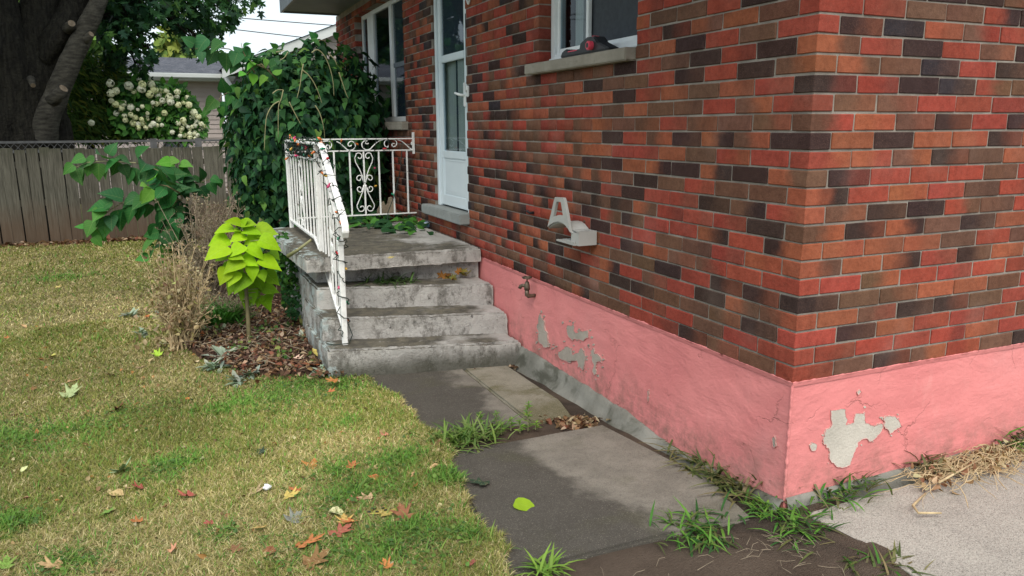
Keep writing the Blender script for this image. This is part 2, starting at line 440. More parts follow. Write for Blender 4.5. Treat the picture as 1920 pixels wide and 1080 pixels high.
for n, c in dict(red=(.45, .02, .03), green=(.01, .22, .11), orange=(.62, .17, .03), yellow=(.6, .36, .05), pink=(.55, .05, .16)).items():
    MAT['bulb_'+n] = plain('bulb_'+n, c, tuple(x*.8 for x in c), 5, .2, .6)
MAT['cable'] = plain('black_cable', (.05, .05, .055), None, 5, .7)

# ------------------------------------------------------------------ the large setting
def sheet(name, mat, x0, x1, y0, y1, nx, ny, zf, kind='structure'):
    X, Y = np.meshgrid(np.linspace(x0, x1, nx), np.linspace(y0, y1, ny))
    V = np.stack([X.ravel(), Y.ravel(), zf(X.ravel(), Y.ravel())], 1)
    i = np.arange(nx*ny).reshape(ny, nx)
    Fa = np.stack([i[:-1, :-1], i[:-1, 1:], i[1:, 1:], i[1:, :-1]], -1).reshape(-1, 4)
    o = link(name, np_mesh(name, V, Fa, mat, smooth=True)); o['kind'] = kind
    return o
def vnoise(x, y, s, seed=0):
    """smooth value noise for arrays, 0..1"""
    x = np.asarray(x, float)*s+seed*17.3; y = np.asarray(y, float)*s-seed*9.1
    xi = np.floor(x).astype(int); yi = np.floor(y).astype(int); fx = x-xi; fy = y-yi
    fx = fx*fx*(3-2*fx); fy = fy*fy*(3-2*fy)
    def h(a, b):
        n = (a*374761393 + b*668265263 + seed*1442695) & 0xffffffff
        n = ((n ^ (n >> 13))*1274126177) & 0xffffffff
        return ((n ^ (n >> 16)) & 0xffff)/65535.
    return (h(xi, yi)*(1-fx)+h(xi+1, yi)*fx)*(1-fy)+(h(xi, yi+1)*(1-fx)+h(xi+1, yi+1)*fx)*fy
def lawn_z(x, y): return zg(x, y)+.012+.03*(vnoise(x, y, .9, 3)-.5)+.012*(vnoise(x, y, 4, 4)-.5)-.0
sheet('ground', MAT['far_ground'], -150, 150, -60, 260, 60, 60, lambda x, y: np.full_like(x, -.78))

def walk_edge(y):
    """left edge of the walkway slabs, X for a given Y"""
    return np.interp(y, [-1.2, 0, .6, 1.2, 1.6, 2.2, 2.9, 3.1], [-1.5, -1.27, -1.15, -1.07, -1.05, -1.09, -1.10, -1.3])
X, Y = np.meshgrid(np.linspace(0, 1, 120), np.linspace(-3.2, 10.7, 190))
xe = np.where(Y < 2.95, walk_edge(Y)+.035, -1.22)+.05*(vnoise(Y, Y*0, 5, 9)-.5)
X = -9. + (xe+9.)*X**.6
V = np.stack([X.ravel(), Y.ravel(), lawn_z(X.ravel(), Y.ravel())], 1)
V[:, 2] -= np.clip((V[:, 0]-(np.repeat(xe[:, :1], 120, 1).ravel() if False else xe.ravel())+.05), 0, .05)*.9
i = np.arange(120*190).reshape(190, 120)
link('lawn', np_mesh('lawn', V, np.stack([i[:-1, :-1], i[:-1, 1:], i[1:, 1:], i[1:, :-1]], -1).reshape(-1, 4), MAT['lawn'], smooth=True))['kind'] = 'structure'
sheet('dirt', MAT['soil'], -1.6, .3, -3.2, 3.0, 90, 160, lambda x, y: zg(x, y)-.012+.014*(vnoise(x, y, 6, 5)-.5)+.03*np.clip((x+.22)/.25, 0, 1)*(y < .2))

def slab(name, corners, top, thick, mat, parent=None, amp=.003, cut=.07, bev=.012):
    """a concrete slab: outline of (x, y) corners, top(x, y) height, edges worn and uneven"""
    bm = bmesh.new()
    vs = [bm.verts.new((x, y, 0)) for x, y in corners]
    f = bm.faces.new(vs); bmesh.ops.recalc_face_normals(bm, faces=bm.faces)
    if f.normal.z < 0: f.normal_flip()
    r = bmesh.ops.extrude_face_region(bm, geom=[f])
    low = [v for v in r['geom'] if isinstance(v, bmesh.types.BMVert)]
    f0 = [q for q in bm.faces]
    for v in low: v.co.z = 0
    tops = set(v for v in bm.verts if v not in low)
    for v in bm.verts: v.co.z = 0 if v in tops else -thick
    bmesh.ops.recalc_face_normals(bm, faces=bm.faces)
    for it in range(7):
        ed = [e for e in bm.edges if e.calc_length() > cut]
        if not ed: break
        bmesh.ops.subdivide_edges(bm, edges=ed, cuts=1, use_grid_fill=True)
    ed = [e for e in bm.edges if len(e.link_faces) == 2 and e.calc_face_angle(0) > .7 and e.verts[0].co.z > -1e-5 and e.verts[1].co.z > -1e-5]
    if bev: bmesh.ops.bevel(bm, geom=ed, offset=bev, segments=2, affect='EDGES', clamp_overlap=True)
    for v in bm.verts:
        p = Vector((v.co.x, v.co.y, v.co.z*3)); t = top(v.co.x, v.co.y)
        d = mnoise.noise_vector(p*5)*amp*.5 + mnoise.noise_vector(p*38)*amp*.55 - Vector((0, 0, max(0, mnoise.noise(p*24)-.45)*amp*1.5))
        v.co = Vector((v.co.x, v.co.y, v.co.z+t)) + d
    me = bpy.data.meshes.new(name); bm.to_mesh(me); bm.free()
    me.materials.append(mat); me.shade_smooth()
    try: me.set_sharp_from_angle(angle=R(50))
    except Exception: pass
    return link(name, me, parent)

def xy(u, v, dz=0): p = GP(u, v, dz); return (p[0], p[1])
wt = lambda x, y: float(zg(x, y))+.006
FRONT = [xy(1130, 797), xy(1340, 905), (-.14, .02), xy(1235, 1008), xy(950, 1078), xy(832, 852)]
o = slab('walkway_slab', FRONT, wt, .09, MAT['walk']); tag(o, kind='structure')
o = slab('walkway_slab', [(-1.13, 2.96), xy(820, 818), xy(992, 792), xy(866, 690)], wt, .09, MAT['walk']); tag(o, kind='structure')
o = slab('walkway_slab', [(xy(866, 690)[0]+.004, xy(866, 690)[1]), (xy(992, 792)[0]+.004, xy(992, 792)[1]), xy(1075, 785), (-.13, 1.75), (-.10, 2.62)], lambda x, y: wt(x, y)+.003, .09, MAT['walk_pale']); tag(o, kind='structure')
o = slab('driveway', [(.07, -.045), (.03, -.08), (.055, -.35), (.04, -.6), (.06, -1.2), (.05, -3.5), (7, -3.5), (7, -.045)], lambda x, y: -.54+.014*x, .2, MAT['drive'], cut=.12, bev=.025, amp=.006); tag(o, kind='structure')

# ------------------------------------------------------------------ the brick house
house = empty('brick_house', (0, 0, 0), 'bungalow of mottled red and dark brown brick on a pink painted base', 'house')
TOP = 2.44; YEND = 8.56; XEND = 6.0
OPEN = [(1.215, 2.335, 1.39, 2.33, 'w'), (3.65, 4.475, .31, 2.31, 'd'), (5.37, 7.45, 1.06, 2.31, 'w')]
left_wall = MB()
ys = [0.2]
def lw(y0, y1, z0, z1): left_wall.box((.0055, y0, z0), (.2, y1, z1))
cur = .2
for (a, b, z0, z1, _) in OPEN:
    lw(cur, a-.006, 0.003, TOP); lw(a-.006, b+.006, .003, z0-.006); lw(a-.006, b+.006, z1, TOP); cur = b+.006
lw(cur, YEND-.008, .003, TOP)
left_wall.box((.2, YEND-.2, .003), (6, YEND-.008, TOP))
wall = left_wall.build('wall', MAT['mortar'], house)
gable = MB().box((.0055, .0055, .003), (XEND, .2, TOP)).build('wall', MAT['mortar'], house)

TONE = dict(R=(.305, .060, .041), O=(.315, .096, .050), B=(.150, .076, .050), D=(.048, .029, .027), K=(.034, .031, .036))
def tone(c):
    j = random.uniform(.86, 1.14); a = TONE[c]
    return tuple(min(1, x*j*random.uniform(.93, 1.07)) for x in a)
RW = {0: 'R B D BO R B D', 1: '- R R R R O R', 2: 'R D O R R R B', 3: '- O B D D B R', 4: 'D B B O O B R', 5: '- R BO R R R R', 6: 'B O OD R DB O',
      7: '- O O O B R B', 8: 'BO D OD B D O', 9: '- B D D RB B', 10: 'D R O R B R', 11: '- D R R R B', 12: 'O OR BO D B O', 13: '- O D O O D',
      14: 'OR O B D R D', 15: '- B B R R R', 16: 'D R D K RB B', 17: '- OB B K R D', 18: 'B R D R B D', 19: '- D K O BR R', 20: 'R R B B RD D', 21: '- R D D D B'}
LW = {0: '- B B D', 1: 'RB R B', 2: '- D B B', 3: 'B OB D', 4: '- D D R', 5: 'RB R BR', 6: '- O R B B R R D R R R R BD B R', 7: 'D R OD R R DB RB D OB R OD R BD R D',
      8: '- D R R R OB D DB B R D OD D D R R D R', 9: 'R BD D R R D R D D BO R R R D D R D', 10: '- B B R B D B BO BO BO OB D R RB R R R B',
      11: 'OR D OD D OD O D D B BR B B DB D RB R D', 12: '- R RO B O R R O BO O R B R B RB R R', 13: 'D BO OD D BO R D O B R B B B RB D RB R',
      14: '- B B B R B B O B R R B R RB R B RB D', 15: 'R BO R B B O', 16: '- R O B O R', 17: 'B D R D R B', 18: '- D R D B R', 19: 'RD B R D O', 20: '- B O OB D R', 21: 'R D R B'}
HEADEND = {0: 'R', 2: 'R', 4: 'D', 6: 'O', 8: 'B', 10: 'O', 12: 'R', 14: 'B', 16: 'D', 18: 'O', 20: 'R',
           1: 'R', 3: 'O', 5: 'R', 7: 'O', 9: 'O', 11: 'B', 13: 'D', 15: 'R', 17: 'O', 19: 'R'}
def pick():
    c = random.choices(['R', 'O', 'B', 'D', 'K'], [33, 20, 25, 18, 2])[0]
    if random.random() < .2: c += random.choice('ROBD')
    return c
# brick shapes: a bevelled, slightly uneven box; local x runs along the wall, -y is the outer face
def brick_mesh(L, seed):
    rr = random.Random(seed)
    bm = bmesh.new(); bmesh.ops.create_cube(bm, size=1)
    for v in bm.verts:
        v.co.x *= L; v.co.y = v.co.y*.1; v.co.z *= .0618
        v.co += Vector((rr.uniform(-1, 1)*.0014, rr.uniform(-1, 1)*.0012, rr.uniform(-1, 1)*.0014))
    bmesh.ops.bevel(bm, geom=list(bm.edges), offset=rr.uniform(.0022, .004), segments=1, affect='EDGES')
    me = bpy.data.meshes.new('brick'); bm.to_mesh(me); bm.free()
    at = me.attributes.new('along', 'FLOAT', 'POINT')
    at.data.foreach_set('value', [v.co.x/L+.5 for v in me.vertices])
    me.materials.append(MAT['brick_o']); return me
STR = [brick_mesh(.2115, i) for i in range(10)]
HDR = [brick_mesh(.10, 50+i) for i in range(5)]
bricks = []                                     # (world matrix, mesh, length, tones, wall)
def lay(which, s0, s1, k, code):
    L = s1-s0
    if L < .025: return
    code = code if len(code) == 2 else code*2
    a, b = tone(code[0]), (None)
    b = a if code[0] == code[1] else tone(code[1])
    if code[0] == code[1] and random.random() < .6:
        q = tone(random.choice('ROBBD')); b = tuple(x*.62+y*.38 for x, y in zip(a, q))
    z = k*.07+.031+random.uniform(-.0012, .0012); s = (s0+s1)/2; d = .05+random.uniform(-.0016, .0016)
    me = random.choice(STR if L > .15 else HDR); ref = .21 if L > .15 else .10
    if which == 'R': M = Matrix.Translation((s, d, z))
    else: M = Matrix.Translation((d, s, z)) @ Matrix.Rotation(-math.pi/2, 4, 'Z')
    # along the door wall local +x points back towards the corner
    M = M @ Matrix.Rotation(random.uniform(-.004, .004), 4, 'Z') @ Matrix.Diagonal((L/ref, 1, 1, 1))
    bricks.append((M, me, (a, b), which))
for k in range(34):
    zc = k*.07+.03
    # gable wall, from the corner to the right
    codes = RW.get(k, '').split()
    s = 0. if k % 2 == 0 else .11
    i = 0 if k % 2 == 0 else 1
    while s < XEND-.05:
        c = codes[i] if i < len(codes) else pick()
        if i == 0 and k % 2 == 0 and k in HEADEND: c = HEADEND[k]+c[-1]
        lay('R', s, min(s+.21, XEND), k, c); s += .22; i += 1
    # door wall, from the corner away
    codes = LW.get(k, '').split()
    s = 0. if k % 2 == 1 else .11
    i = 0 if k % 2 == 1 else 1
    while s < YEND-.03:
        c = codes[i] if i < len(codes) else pick()
        if i == 0 and k in HEADEND: c = c[0]+HEADEND[k]
        e = min(s+.21, YEND); parts = [(s, e)]
        for (a, b, z0, z1, _) in OPEN:
            lo = z0-.07 if _ == 'w' else z0-.08
            if z0-.03 < zc+.0 < z1 or (lo < zc < z0 and _ == 'w'):
                q = []
                ex = .0 if zc > z0-.03 else (.10 if zc > lo else 0)
                a2 = a-(0 if zc > z0-.03 else .0); b2 = b+(0 if zc > z0-.03 else .1)
                for (p0, p1) in parts:
                    if p1 <= a2 or p0 >= b2: q.append((p0, p1)); continue
                    if p0 < a2: q.append((p0, a2-.001))
                    if p1 > b2: q.append((b2+.001, p1))
                parts = q
        for (p0, p1) in parts: lay('L', p0, p1, k, c)
        s += .22; i += 1
def brick_size(M):
    u, v, z = px_of(M.translation)
    if z < .3 or not (-20 < u < 1940 and -20 < v < 1100): return 0
    return 1/z
order = sorted(range(len(bricks)), key=lambda i: -brick_size(bricks[i][0]))
near = set(order[:300])
acc = {'L': [[], [], [], [], []], 'R': [[], [], [], [], []]}
polys = {}
for i, (M, me, (a, b), w) in enumerate(bricks):
    if i in near:
        o = child_at('brick', me, wall if w == 'L' else gable, M)
        o['tone_a'] = a; o['tone_b'] = b
    else:
        if me.name not in polys:
            V = np.array([v.co for v in me.vertices]); al = np.array([d.value for d in me.attributes['along'].data])
            me.calc_loop_triangles(); T = np.array([t.vertices for t in me.loop_triangles]); polys[me.name] = (V, al, T)
        V, al, T = polys[me.name]; A = acc[w]; m = np.array(M)
        base = sum(len(x) for x in A[0])
        A[0].append(V@m[:3, :3].T+m[:3, 3]); A[1].append(T+base); A[2].append(al)
        A[3].append(np.tile(a, (len(V), 1))); A[4].append(np.tile(b, (len(V), 1)))
for w, par in (('L', wall), ('R', gable)):
    A = acc[w]
    me = np_mesh('brickwork', np.vstack(A[0]), np.vstack(A[1]), MAT['brick_g'], dict(along=np.concatenate(A[2]), tone_a=np.vstack(A[3]), tone_b=np.vstack(A[4])))
    o = link('brickwork', me, par); o['kind'] = 'stuff'

# foundation
fd = MB().box((.012, .012, -1.1), (.3, YEND-.02, -.0015)).box((.31, .0125, -1.1), (XEND, .3, -.0016))
def rough_face(name, mat, parent, fn, nu, nv, u0, u1, v0, v1):
    """a subdivided wall skin; fn(u, v) gives a point"""
    U, W = np.meshgrid(np.linspace(u0, u1, nu), np.linspace(v0, v1, nv))
    V = np.array([fn(a, b) for a, b in zip(U.ravel(), W.ravel())]); i = np.arange(nu*nv).reshape(nv, nu)
    return link(name, np_mesh(name, V, np.stack([i[:-1, :-1], i[:-1, 1:], i[1:, 1:], i[1:, :-1]], -1).reshape(-1, 4), mat, smooth=True), parent)
found = fd.build('foundation', MAT['pink'], house)
def wav(s, z): return .0035*mnoise.noise(Vector((s*3, z*6, 1.3)))+.0022*mnoise.noise(Vector((s*11, z*16, 4)))
rough_face('painted_render', MAT['pink'], found, lambda s, z: (.006+wav(s, z), s, z), 260, 40, .004, 3.4, -.72, -.002)
rough_face('painted_render', MAT['pink'], found, lambda s, z: (s, .006+wav(-s, z), z), 260, 40, .004, 3.4, -.72, -.002)
# thick paint bead down the corner
mb = MB(); mb.tube([(.005+.003*mnoise.noise(Vector((0, 0, z*30))), .005+.003*mnoise.noise(Vector((5, 0, z*30))), z) for z in np.linspace(-.51, -.01, 60)], [.006+.004*mnoise.noise(Vector((9, 1, z*40))) for z in np.linspace(-.51, -.01, 60)], 7)
mb.build('paint_bead', MAT['pink'], found, True)
def jag(poly, amp, sub=5):
    out = []
    n = len(poly)
    for i in range(n):
        a, b = np.array(poly[i], float), np.array(poly[(i+1) % n], float)
        for j in range(sub):
            p = a+(b-a)*j/sub
            out.append(p+np.array([random.uniform(-amp, amp), random.uniform(-amp, amp)]))
    return out
def patch(pxs, wallname, lab=None):
    cx_ = sum(p[0] for p in pxs)/len(pxs); cy_ = sum(p[1] for p in pxs)/len(pxs)
    shr = .86 if wallname == 'L' else .97
    pts = jag(jag([(cx_+(p[0]-cx_)*shr, cy_+(p[1]-cy_)*shr) for p in pxs], 1.8 if len(pxs) > 6 else .6, 3), 1.0 if len(pxs) > 6 else .4, 3)
    if len(pxs) > 6:                       # loose chips round the edge
        for q in range(16 if wallname == 'L' else 12):
            e = random.choice(pxs); ex, ey = e[0]+random.gauss(0, 5), e[1]+random.gauss(0, 5); r_ = random.uniform(.7, 2.6)
            tri = [(ex+r_*random.uniform(.5, 1.3)*math.cos(t_), ey+r_*random.uniform(.5, 1.3)*math.sin(t_)) for t_ in np.linspace(0, 5.4, 6)]
            P = [WX(u, v, .0022) if wallname == 'L' else on(u, v, 1, .0022) for u, v in tri]
            MB().prism(P, (.01, 0, 0) if wallname == 'L' else (0, .01, 0)).build('peeled_patch', MAT['bare' if wallname == 'L' else 'bare_pale'], found)
    P = [WX(u, v, .0015) if wallname == 'L' else on(u, v, 1, .0015) for u, v in pts]
    off = (.012, 0, 0) if wallname == 'L' else (0, .012, 0)
    rim = MB(); Q_ = [Vector(p_)+Vector((-.0004, 0, 0) if wallname == 'L' else (0, -.0004, 0)) for p_ in P]
    rim.tube(Q_+[Q_[0]], [.0009+.0016*max(0, mnoise.noise(q_*45)) for q_ in Q_+[Q_[0]]], 4, cap=False); rim.build('paint_flake_edge', MAT['pink'], found, True)
    o = MB().prism(P, off).build('peeled_patch', MAT['bare' if wallname == 'L' else 'bare_pale'], found)
    return o
patch([(1557, 767), (1584, 765), (1588, 797), (1600, 790), (1607, 775), (1621, 772), (1625, 791), (1640, 798), (1655, 792), (1657, 806), (1643, 823), (1634, 829), (1624, 822), (1611, 830), (1602, 850), (1594, 876), (1573, 880), (1556, 868), (1552, 845), (1541, 832), (1545, 812), (1558, 797)], 'R')
patch([(1656, 785), (1662, 779), (1680, 781), (1692, 800), (1682, 804), (1670, 812), (1660, 803)], 'R')
patch([(1518, 836), (1524, 828), (1533, 834), (1530, 845), (1522, 846)], 'R')
patch([(1607, 735), (1612, 730), (1615, 735), (1609, 742)], 'R')
patch([(1447, 822), (1452, 815), (1456, 838), (1450, 842)], 'L')
patch([(1007, 590), (1013, 578), (1020, 600), (1030, 640), (1032, 655), (1020, 655), (1008, 640), (1006, 622)], 'L')
patch([(1058, 608), (1075, 606), (1078, 622), (1090, 620), (1104, 618), (1106, 636), (1095, 642), (1084, 638), (1072, 640), (1060, 630)], 'L')
patch([(1042, 660), (1056, 645), (1072, 652), (1074, 664), (1085, 660), (1092, 650), (1098, 658), (1103, 672), (1096, 696), (1086, 692), (1082, 676), (1068, 682), (1056, 678), (1044, 670)], 'L')
patch([(1106, 654), (1112, 648), (1115, 662), (1128, 668), (1130, 680), (1120, 678), (1118, 706), (1113, 708), (1110, 672)], 'L')
patch([(1213, 733), (1217, 728), (1217, 752), (1213, 757)], 'L')
# grey mortar fillet between wall and walkway, ragged top
ny = 150; yy = np.linspace(.0, 2.66, ny); prof = [(.004, 0.), (-.014, -.006), (-.026, -.05), (-.042, -.085), (-.065, -.125), (-.085, -.2)]
Vt = []
for y in yy:
    top = np.interp(y, [0, .37, .8, 1.2, 2.4, 2.66], [-.505, -.555, -.572, -.535, -.525, -.53]) + .010*mnoise.noise(Vector((y*7, 0, 2)))+.006*mnoise.noise(Vector((y*30, 0, 5)))
    bot = float(zg(0, y))-.03
    for (dx, dz) in prof:
        w = .012*mnoise.noise(Vector((y*5, dx*20, 0)))
        Vt.append((dx+(w if dx < -.02 else 0), y, max(bot, top+dz*(top-bot)/.14)))
i = np.arange(ny*6).reshape(ny, 6)
link('footing', np_mesh('footing', np.array(Vt), np.stack([i[:-1, :-1], i[1:, :-1], i[1:, 1:], i[:-1, 1:]], -1).reshape(-1, 4), MAT['footing'], smooth=True), found)
Vt = []; xx = np.linspace(.01, 3, 160)
for x in xx:
    top = -.497+.006*mnoise.noise(Vector((x*9, 3, 2)))+(.006*x)
    for dy, dz in ((.004, 0), (-.006, -.004), (-.014, -.03), (-.018, -.12)): Vt.append((x, dy, top+dz))
i = np.arange(160*4).reshape(160, 4)
link('footing', np_mesh('footing', np.array(Vt), np.stack([i[:-1, :-1], i[1:, :-1], i[1:, 1:], i[:-1, 1:]], -1).reshape(-1, 4), MAT['footing'], smooth=True), found)

# paint brushed unevenly on to the lowest course
for w_ in 'LR':
    Vt = []; ss = np.linspace(.0, 3.3, 420)
    for s in ss:
        t_ = .0005+.008*max(0, mnoise.noise(Vector((s*8, 7 if w_ == 'L' else 3, 0))))+.005*mnoise.noise(Vector((s*40, 1, 4)))
        for d_, z_ in ((.003, -.02), (.0, -.012), (-.0012, -.001), (-.0022, t_), (.002, t_+.0006)): Vt.append((d_, s, z_) if w_ == 'L' else (s, d_, z_))
    i = np.arange(420*5).reshape(420, 5)
    link('paint_edge', np_mesh('paint_edge', np.array(Vt), np.stack([i[:-1, :-1], i[1:, :-1], i[1:, 1:], i[:-1, 1:]], -1).reshape(-1, 4), MAT['pink'], smooth=True), found)
# roof with wide soffit
MB().box((-.70, -.45, 2.442), (6.6, 8.32, 2.47)).build('soffit', MAT['soffit'], house)
roof = MB().add([(-.74, -.5, 2.60), (6.7, -.5, 2.60), (6.7, 8.36, 2.60), (-.74, 8.36, 2.60), (3, 3, 4.0), (3, 5, 4.0)], [(0, 1, 4), (1, 2, 5, 4), (2, 3, 5), (3, 0, 4, 5), (0, 3, 2, 1)]).build('roof', MAT['shingle_o'], house)
MB().box((-.735, -.495, 2.425), (-.705, 8.355, 2.595)).build('fascia', MAT['fascia'], house)
MB().box((-.70, -.495, 2.425), (6.6, -.465, 2.595)).build('fascia', MAT['fascia'], house)
MB().box((-.70, 8.325, 2.425), (6.6, 8.355, 2.595)).build('fascia', MAT['fascia'], house)
# ---- window beside the corner
def frame_rect(mb, x0, x1, y0, y1, z0, z1, w):
    mb.box((x0, y0, z0), (x1, y0+w, z1)); mb.box((x0, y1-w, z0), (x1, y1, z1))
    mb.box((x0+.001, y0+w, z0), (x1-.001, y1-w, z0+w)); mb.box((x0+.001, y0+w, z1-w), (x1-.001, y1-w, z1))
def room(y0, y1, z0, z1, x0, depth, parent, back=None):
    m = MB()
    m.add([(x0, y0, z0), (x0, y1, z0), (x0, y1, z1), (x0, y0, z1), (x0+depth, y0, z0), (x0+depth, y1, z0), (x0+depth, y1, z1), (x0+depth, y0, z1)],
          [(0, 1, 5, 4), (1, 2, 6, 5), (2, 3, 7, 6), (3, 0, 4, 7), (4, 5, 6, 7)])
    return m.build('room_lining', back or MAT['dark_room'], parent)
w1 = MB(); frame_rect(w1, .085, .165, 1.217, 2.333, 1.392, 2.33, .05)
win = w1.build('window', MAT['white_frame'], house, bevel=.004)
m = MB(); m.box((.07, 1.222, 1.394), (.1, 2.328, 1.418)); m.box((.062, 1.225, 1.4), (.07, 2.325, 1.408)); m.build('frame', MAT['white_frame'], win, bevel=.003)
yc = WX(1097, 60, .1)[1]
m = MB(); frame_rect(m, .105, .128, yc-.03, 2.285, 1.441, 2.28, .032); m.build('sash', MAT['white_frame'], win, bevel=.003)
m = MB(); frame_rect(m, .135, .158, 1.265, yc+.03, 1.441, 2.28, .032); m.build('sash', MAT['white_frame'], win, bevel=.003)
MB().box((.114, yc+.003, 1.473), (.118, 2.252, 2.248)).build('pane', MAT['glass'], win)
MB().box((.144, 1.298, 1.473), (.148, yc-.003, 2.248)).build('pane', MAT['glass'], win)
MB().box((.137, 1.299, 1.474), (.139, yc-.004, 2.247)).build('insect_screen', MAT['screen'], win)
MB().box((.2, 2.12, 1.4), (.23, 2.22, 2.3)).build('curtain', MAT['curtain'], win)
room(1.1, 2.45, 1.3, 2.4, .201, 1.2, win)
m = MB(); m.box((-.058, 1.215, 1.323), (.16, 2.425, 1.3875))
s1 = m.build('sill', MAT['sill'], win, bevel=.006)
# ---- door
d0, d1 = 3.65, 4.475
dm = MB(); m0 = .312
dm.box((.02, d0+.001, m0), (.14, d0+.05, 2.305)); dm.box((.02, d1-.05, m0), (.14, d1-.001, 2.305)); dm.box((.021, d0+.05, 2.25), (.139, d1-.05, 2.305))
door = dm.build('door', MAT['door_white'], house, bevel=.004)
m = MB(); a, b = d0+.055, d1-.055
m.box((.035, a, .325), (.065, a+.075, 2.245)); m.box((.035, b-.075, .325), (.065, b, 2.245))
for z0, z1 in ((.325, .42), (.735, .80), (1.54, 1.60), (2.17, 2.245)): m.box((.0345, a+.075, z0), (.0645, b-.075, z1))
m.build('door_leaf', MAT['door_white'], door, bevel=.005)
m = MB(); m.box((.043, a+.075, .42), (.06, b-.075, .735)); m.build('kick_panel', MAT['door_white'], door)
m = MB(); frame_rect(m, .040, .046, a+.08, b-.08, .425, .73, .02); m.build('moulding', MAT['door_white'], door, bevel=.003)
m = MB(); m.box((.05, a+.075, .80), (.054, b-.075, 1.54)); m.build('pane', MAT['glass'], door)
m = MB(); m.box((.05, a+.075, 1.60), (.054, b-.075, 2.17)); m.build('pane', MAT['glass'], door)
m = MB(); m.box((.056, a+.076, 1.601), (.058, b-.076, 2.169)); m.build('insect_screen', MAT['screen'], door)
yc2 = (a+b)/2-.02
m = MB(); m.box((.075, d0+.06, .33), (.09, yc2, 1.58)); m.box((.10, yc2+.03, .33), (.115, d1-.06, 1.58)); m.build('curtain', MAT['curtain'], door)
m = MB(); m.box((.07, yc2+.002, .33), (.095, yc2+.03, 2.24)); m.build('inner_jamb', MAT['screen'], door)
room(d0-.02, d1+.02, .3, 2.35, .201, 1., door)
hz = 1.27; hy = d0+.095
m = MB(); m.tube([(.035, hy, hz-.02), (-.005, hy, hz-.02), (-.02, hy+.02, hz-.015), (-.022, hy+.10, hz), (-.018, hy+.12, hz+.002)], [.011, .011, .011, .009, .006], 8)
hd = m.build('handle', MAT['white_frame'], door, True)
MB().box((.018, hy-.02, hz-.11), (.034, hy+.02, hz+.08)).build('handle_plate', MAT['white_frame'], door, bevel=.005)
m = MB(); m.box((.012, d0-.0, 1.50), (.019, d0+.03, 1.86)); m.build('weatherstrip', MAT['screen'], door)
m = MB(); m.box((-.085, 3.615, .225), (.14, 4.655, .3095)); m.build('threshold', MAT['thresh'], door, bevel=.008)
# ---- picture window past the door
y0, y1, z0, z1 = 5.37, 7.45, 1.06, 2.31
m = MB(); frame_rect(m, .085, .12, y0+.002, y1-.002, z0+.002, z1, .05)
w2 = m.build('window', MAT['white_frame'], house, bevel=.004)
ya, yb, yc3, yd = WX(753, 60, .085)[1], WX(735, 60, .085)[1], WX(701, 60, .085)[1], WX(690, 60, .085)[1]
ya = y0+.06
m = MB(); m.box((.078, yb, z0+.053), (.116, yb+.09, z1-.052)); m.build('mullion', MAT['white_frame'], w2, bevel=.004)
m = MB(); m.box((.078, yc3, z0+.053), (.116, yd, z1-.052)); m.build('mullion', MAT['white_frame'], w2, bevel=.004)
for q0, q1 in ((ya, yb), (yb+.09, yc3), (yd, y1-.053)):
    m = MB(); m.box((.10, q0, z0+.053), (.104, q1, z1-.052)); m.build('pane', MAT['glass'], w2)
m = MB(); m.box((.107, ya, z0+.053), (.109, yb, z1-.052)); m.build('insect_screen', MAT['screen'], w2)
m = MB(); m.box((.09, ya, 1.62), (.115, yb, 1.665)); m.build('rail', MAT['fascia'], w2)
room(y0-.1, y1+.1, z0-.1, z1+.1, .201, 1.5, w2)
m = MB(); m.box((-.06, y0-.08, z0-.085), (.14, y1+.08, z0-.002)); m.build('sill', MAT['sill'], w2, bevel=.006)

# ---- small things fixed to the brick wall
# ring of a house number beside the door
p = WX(880, -6)
m = MB(); m.tube([(-.008, p[1]+.028*math.cos(t), p[2]+.05*math.sin(t)) for t in np.linspace(0, 2*math.pi, 28)], .0075, 6, cap=False)
o = m.build('house_number', MAT['white_frame'], None, True); tag(o, 'white oval house number on the bricks beside the door', 'house number')
p = WX(879, 171)
b = empty('doorbell', (0, p[1], p[2]), 'small white doorbell push on the bricks beside the door handle', 'doorbell')
MB().box((-.018, p[1]-.02, p[2]-.042), (-.002, p[1]+.02, p[2]+.042)).build('housing', MAT['white_frame'], b, bevel=.005)
MB().tube([(-.024, p[1], p[2]), (-.017, p[1], p[2])], .009, 10).build('button', MAT['grey_plastic'], b)
# black hook with a bit of cable
p = WX(1001, 399)
o = MB().tube([(.0, p[1], p[2]), (-.03, p[1], p[2]), (-.045, p[1]+.004, p[2]+.012), (-.04, p[1]+.004, p[2]+.02)], [.011, .009, .007, .006], 7).build('wall_hook', MAT['black_plastic'], None, True)
tag(o, 'small black hook in the brick wall left of the grey hose holder', 'hook')
m = MB(); m.tube([(-.012, p[1]+.01, p[2]), (-.014, p[1]+.05, p[2]-.006), (-.01, p[1]+.10, p[2]+.003), (-.006, p[1]+.13, p[2]+.002)], .0035, 5)
m.build('cable_end', MAT['black_plastic'], o)
# garden hose holder
hx = -.13
A = lambda x, y: WX(960+x/4.5, 340+y/4.5, hx)
hh = empty('hose_holder', (0, 1.8, .35), 'light grey plastic garden hose holder screwed to the brick wall', 'hose holder')
outer = [A(*q) for q in [(368, 132), (440, 138), (448, 160), (470, 270), (492, 405), (497, 432), (480, 405), (455, 372), (430, 350), (395, 340), (360, 348), (330, 365), (305, 388), (308, 368), (335, 270), (358, 165)]]
hole = [A(*q) for q in [(381, 172), (418, 176), (436, 292), (398, 284), (356, 298)]]
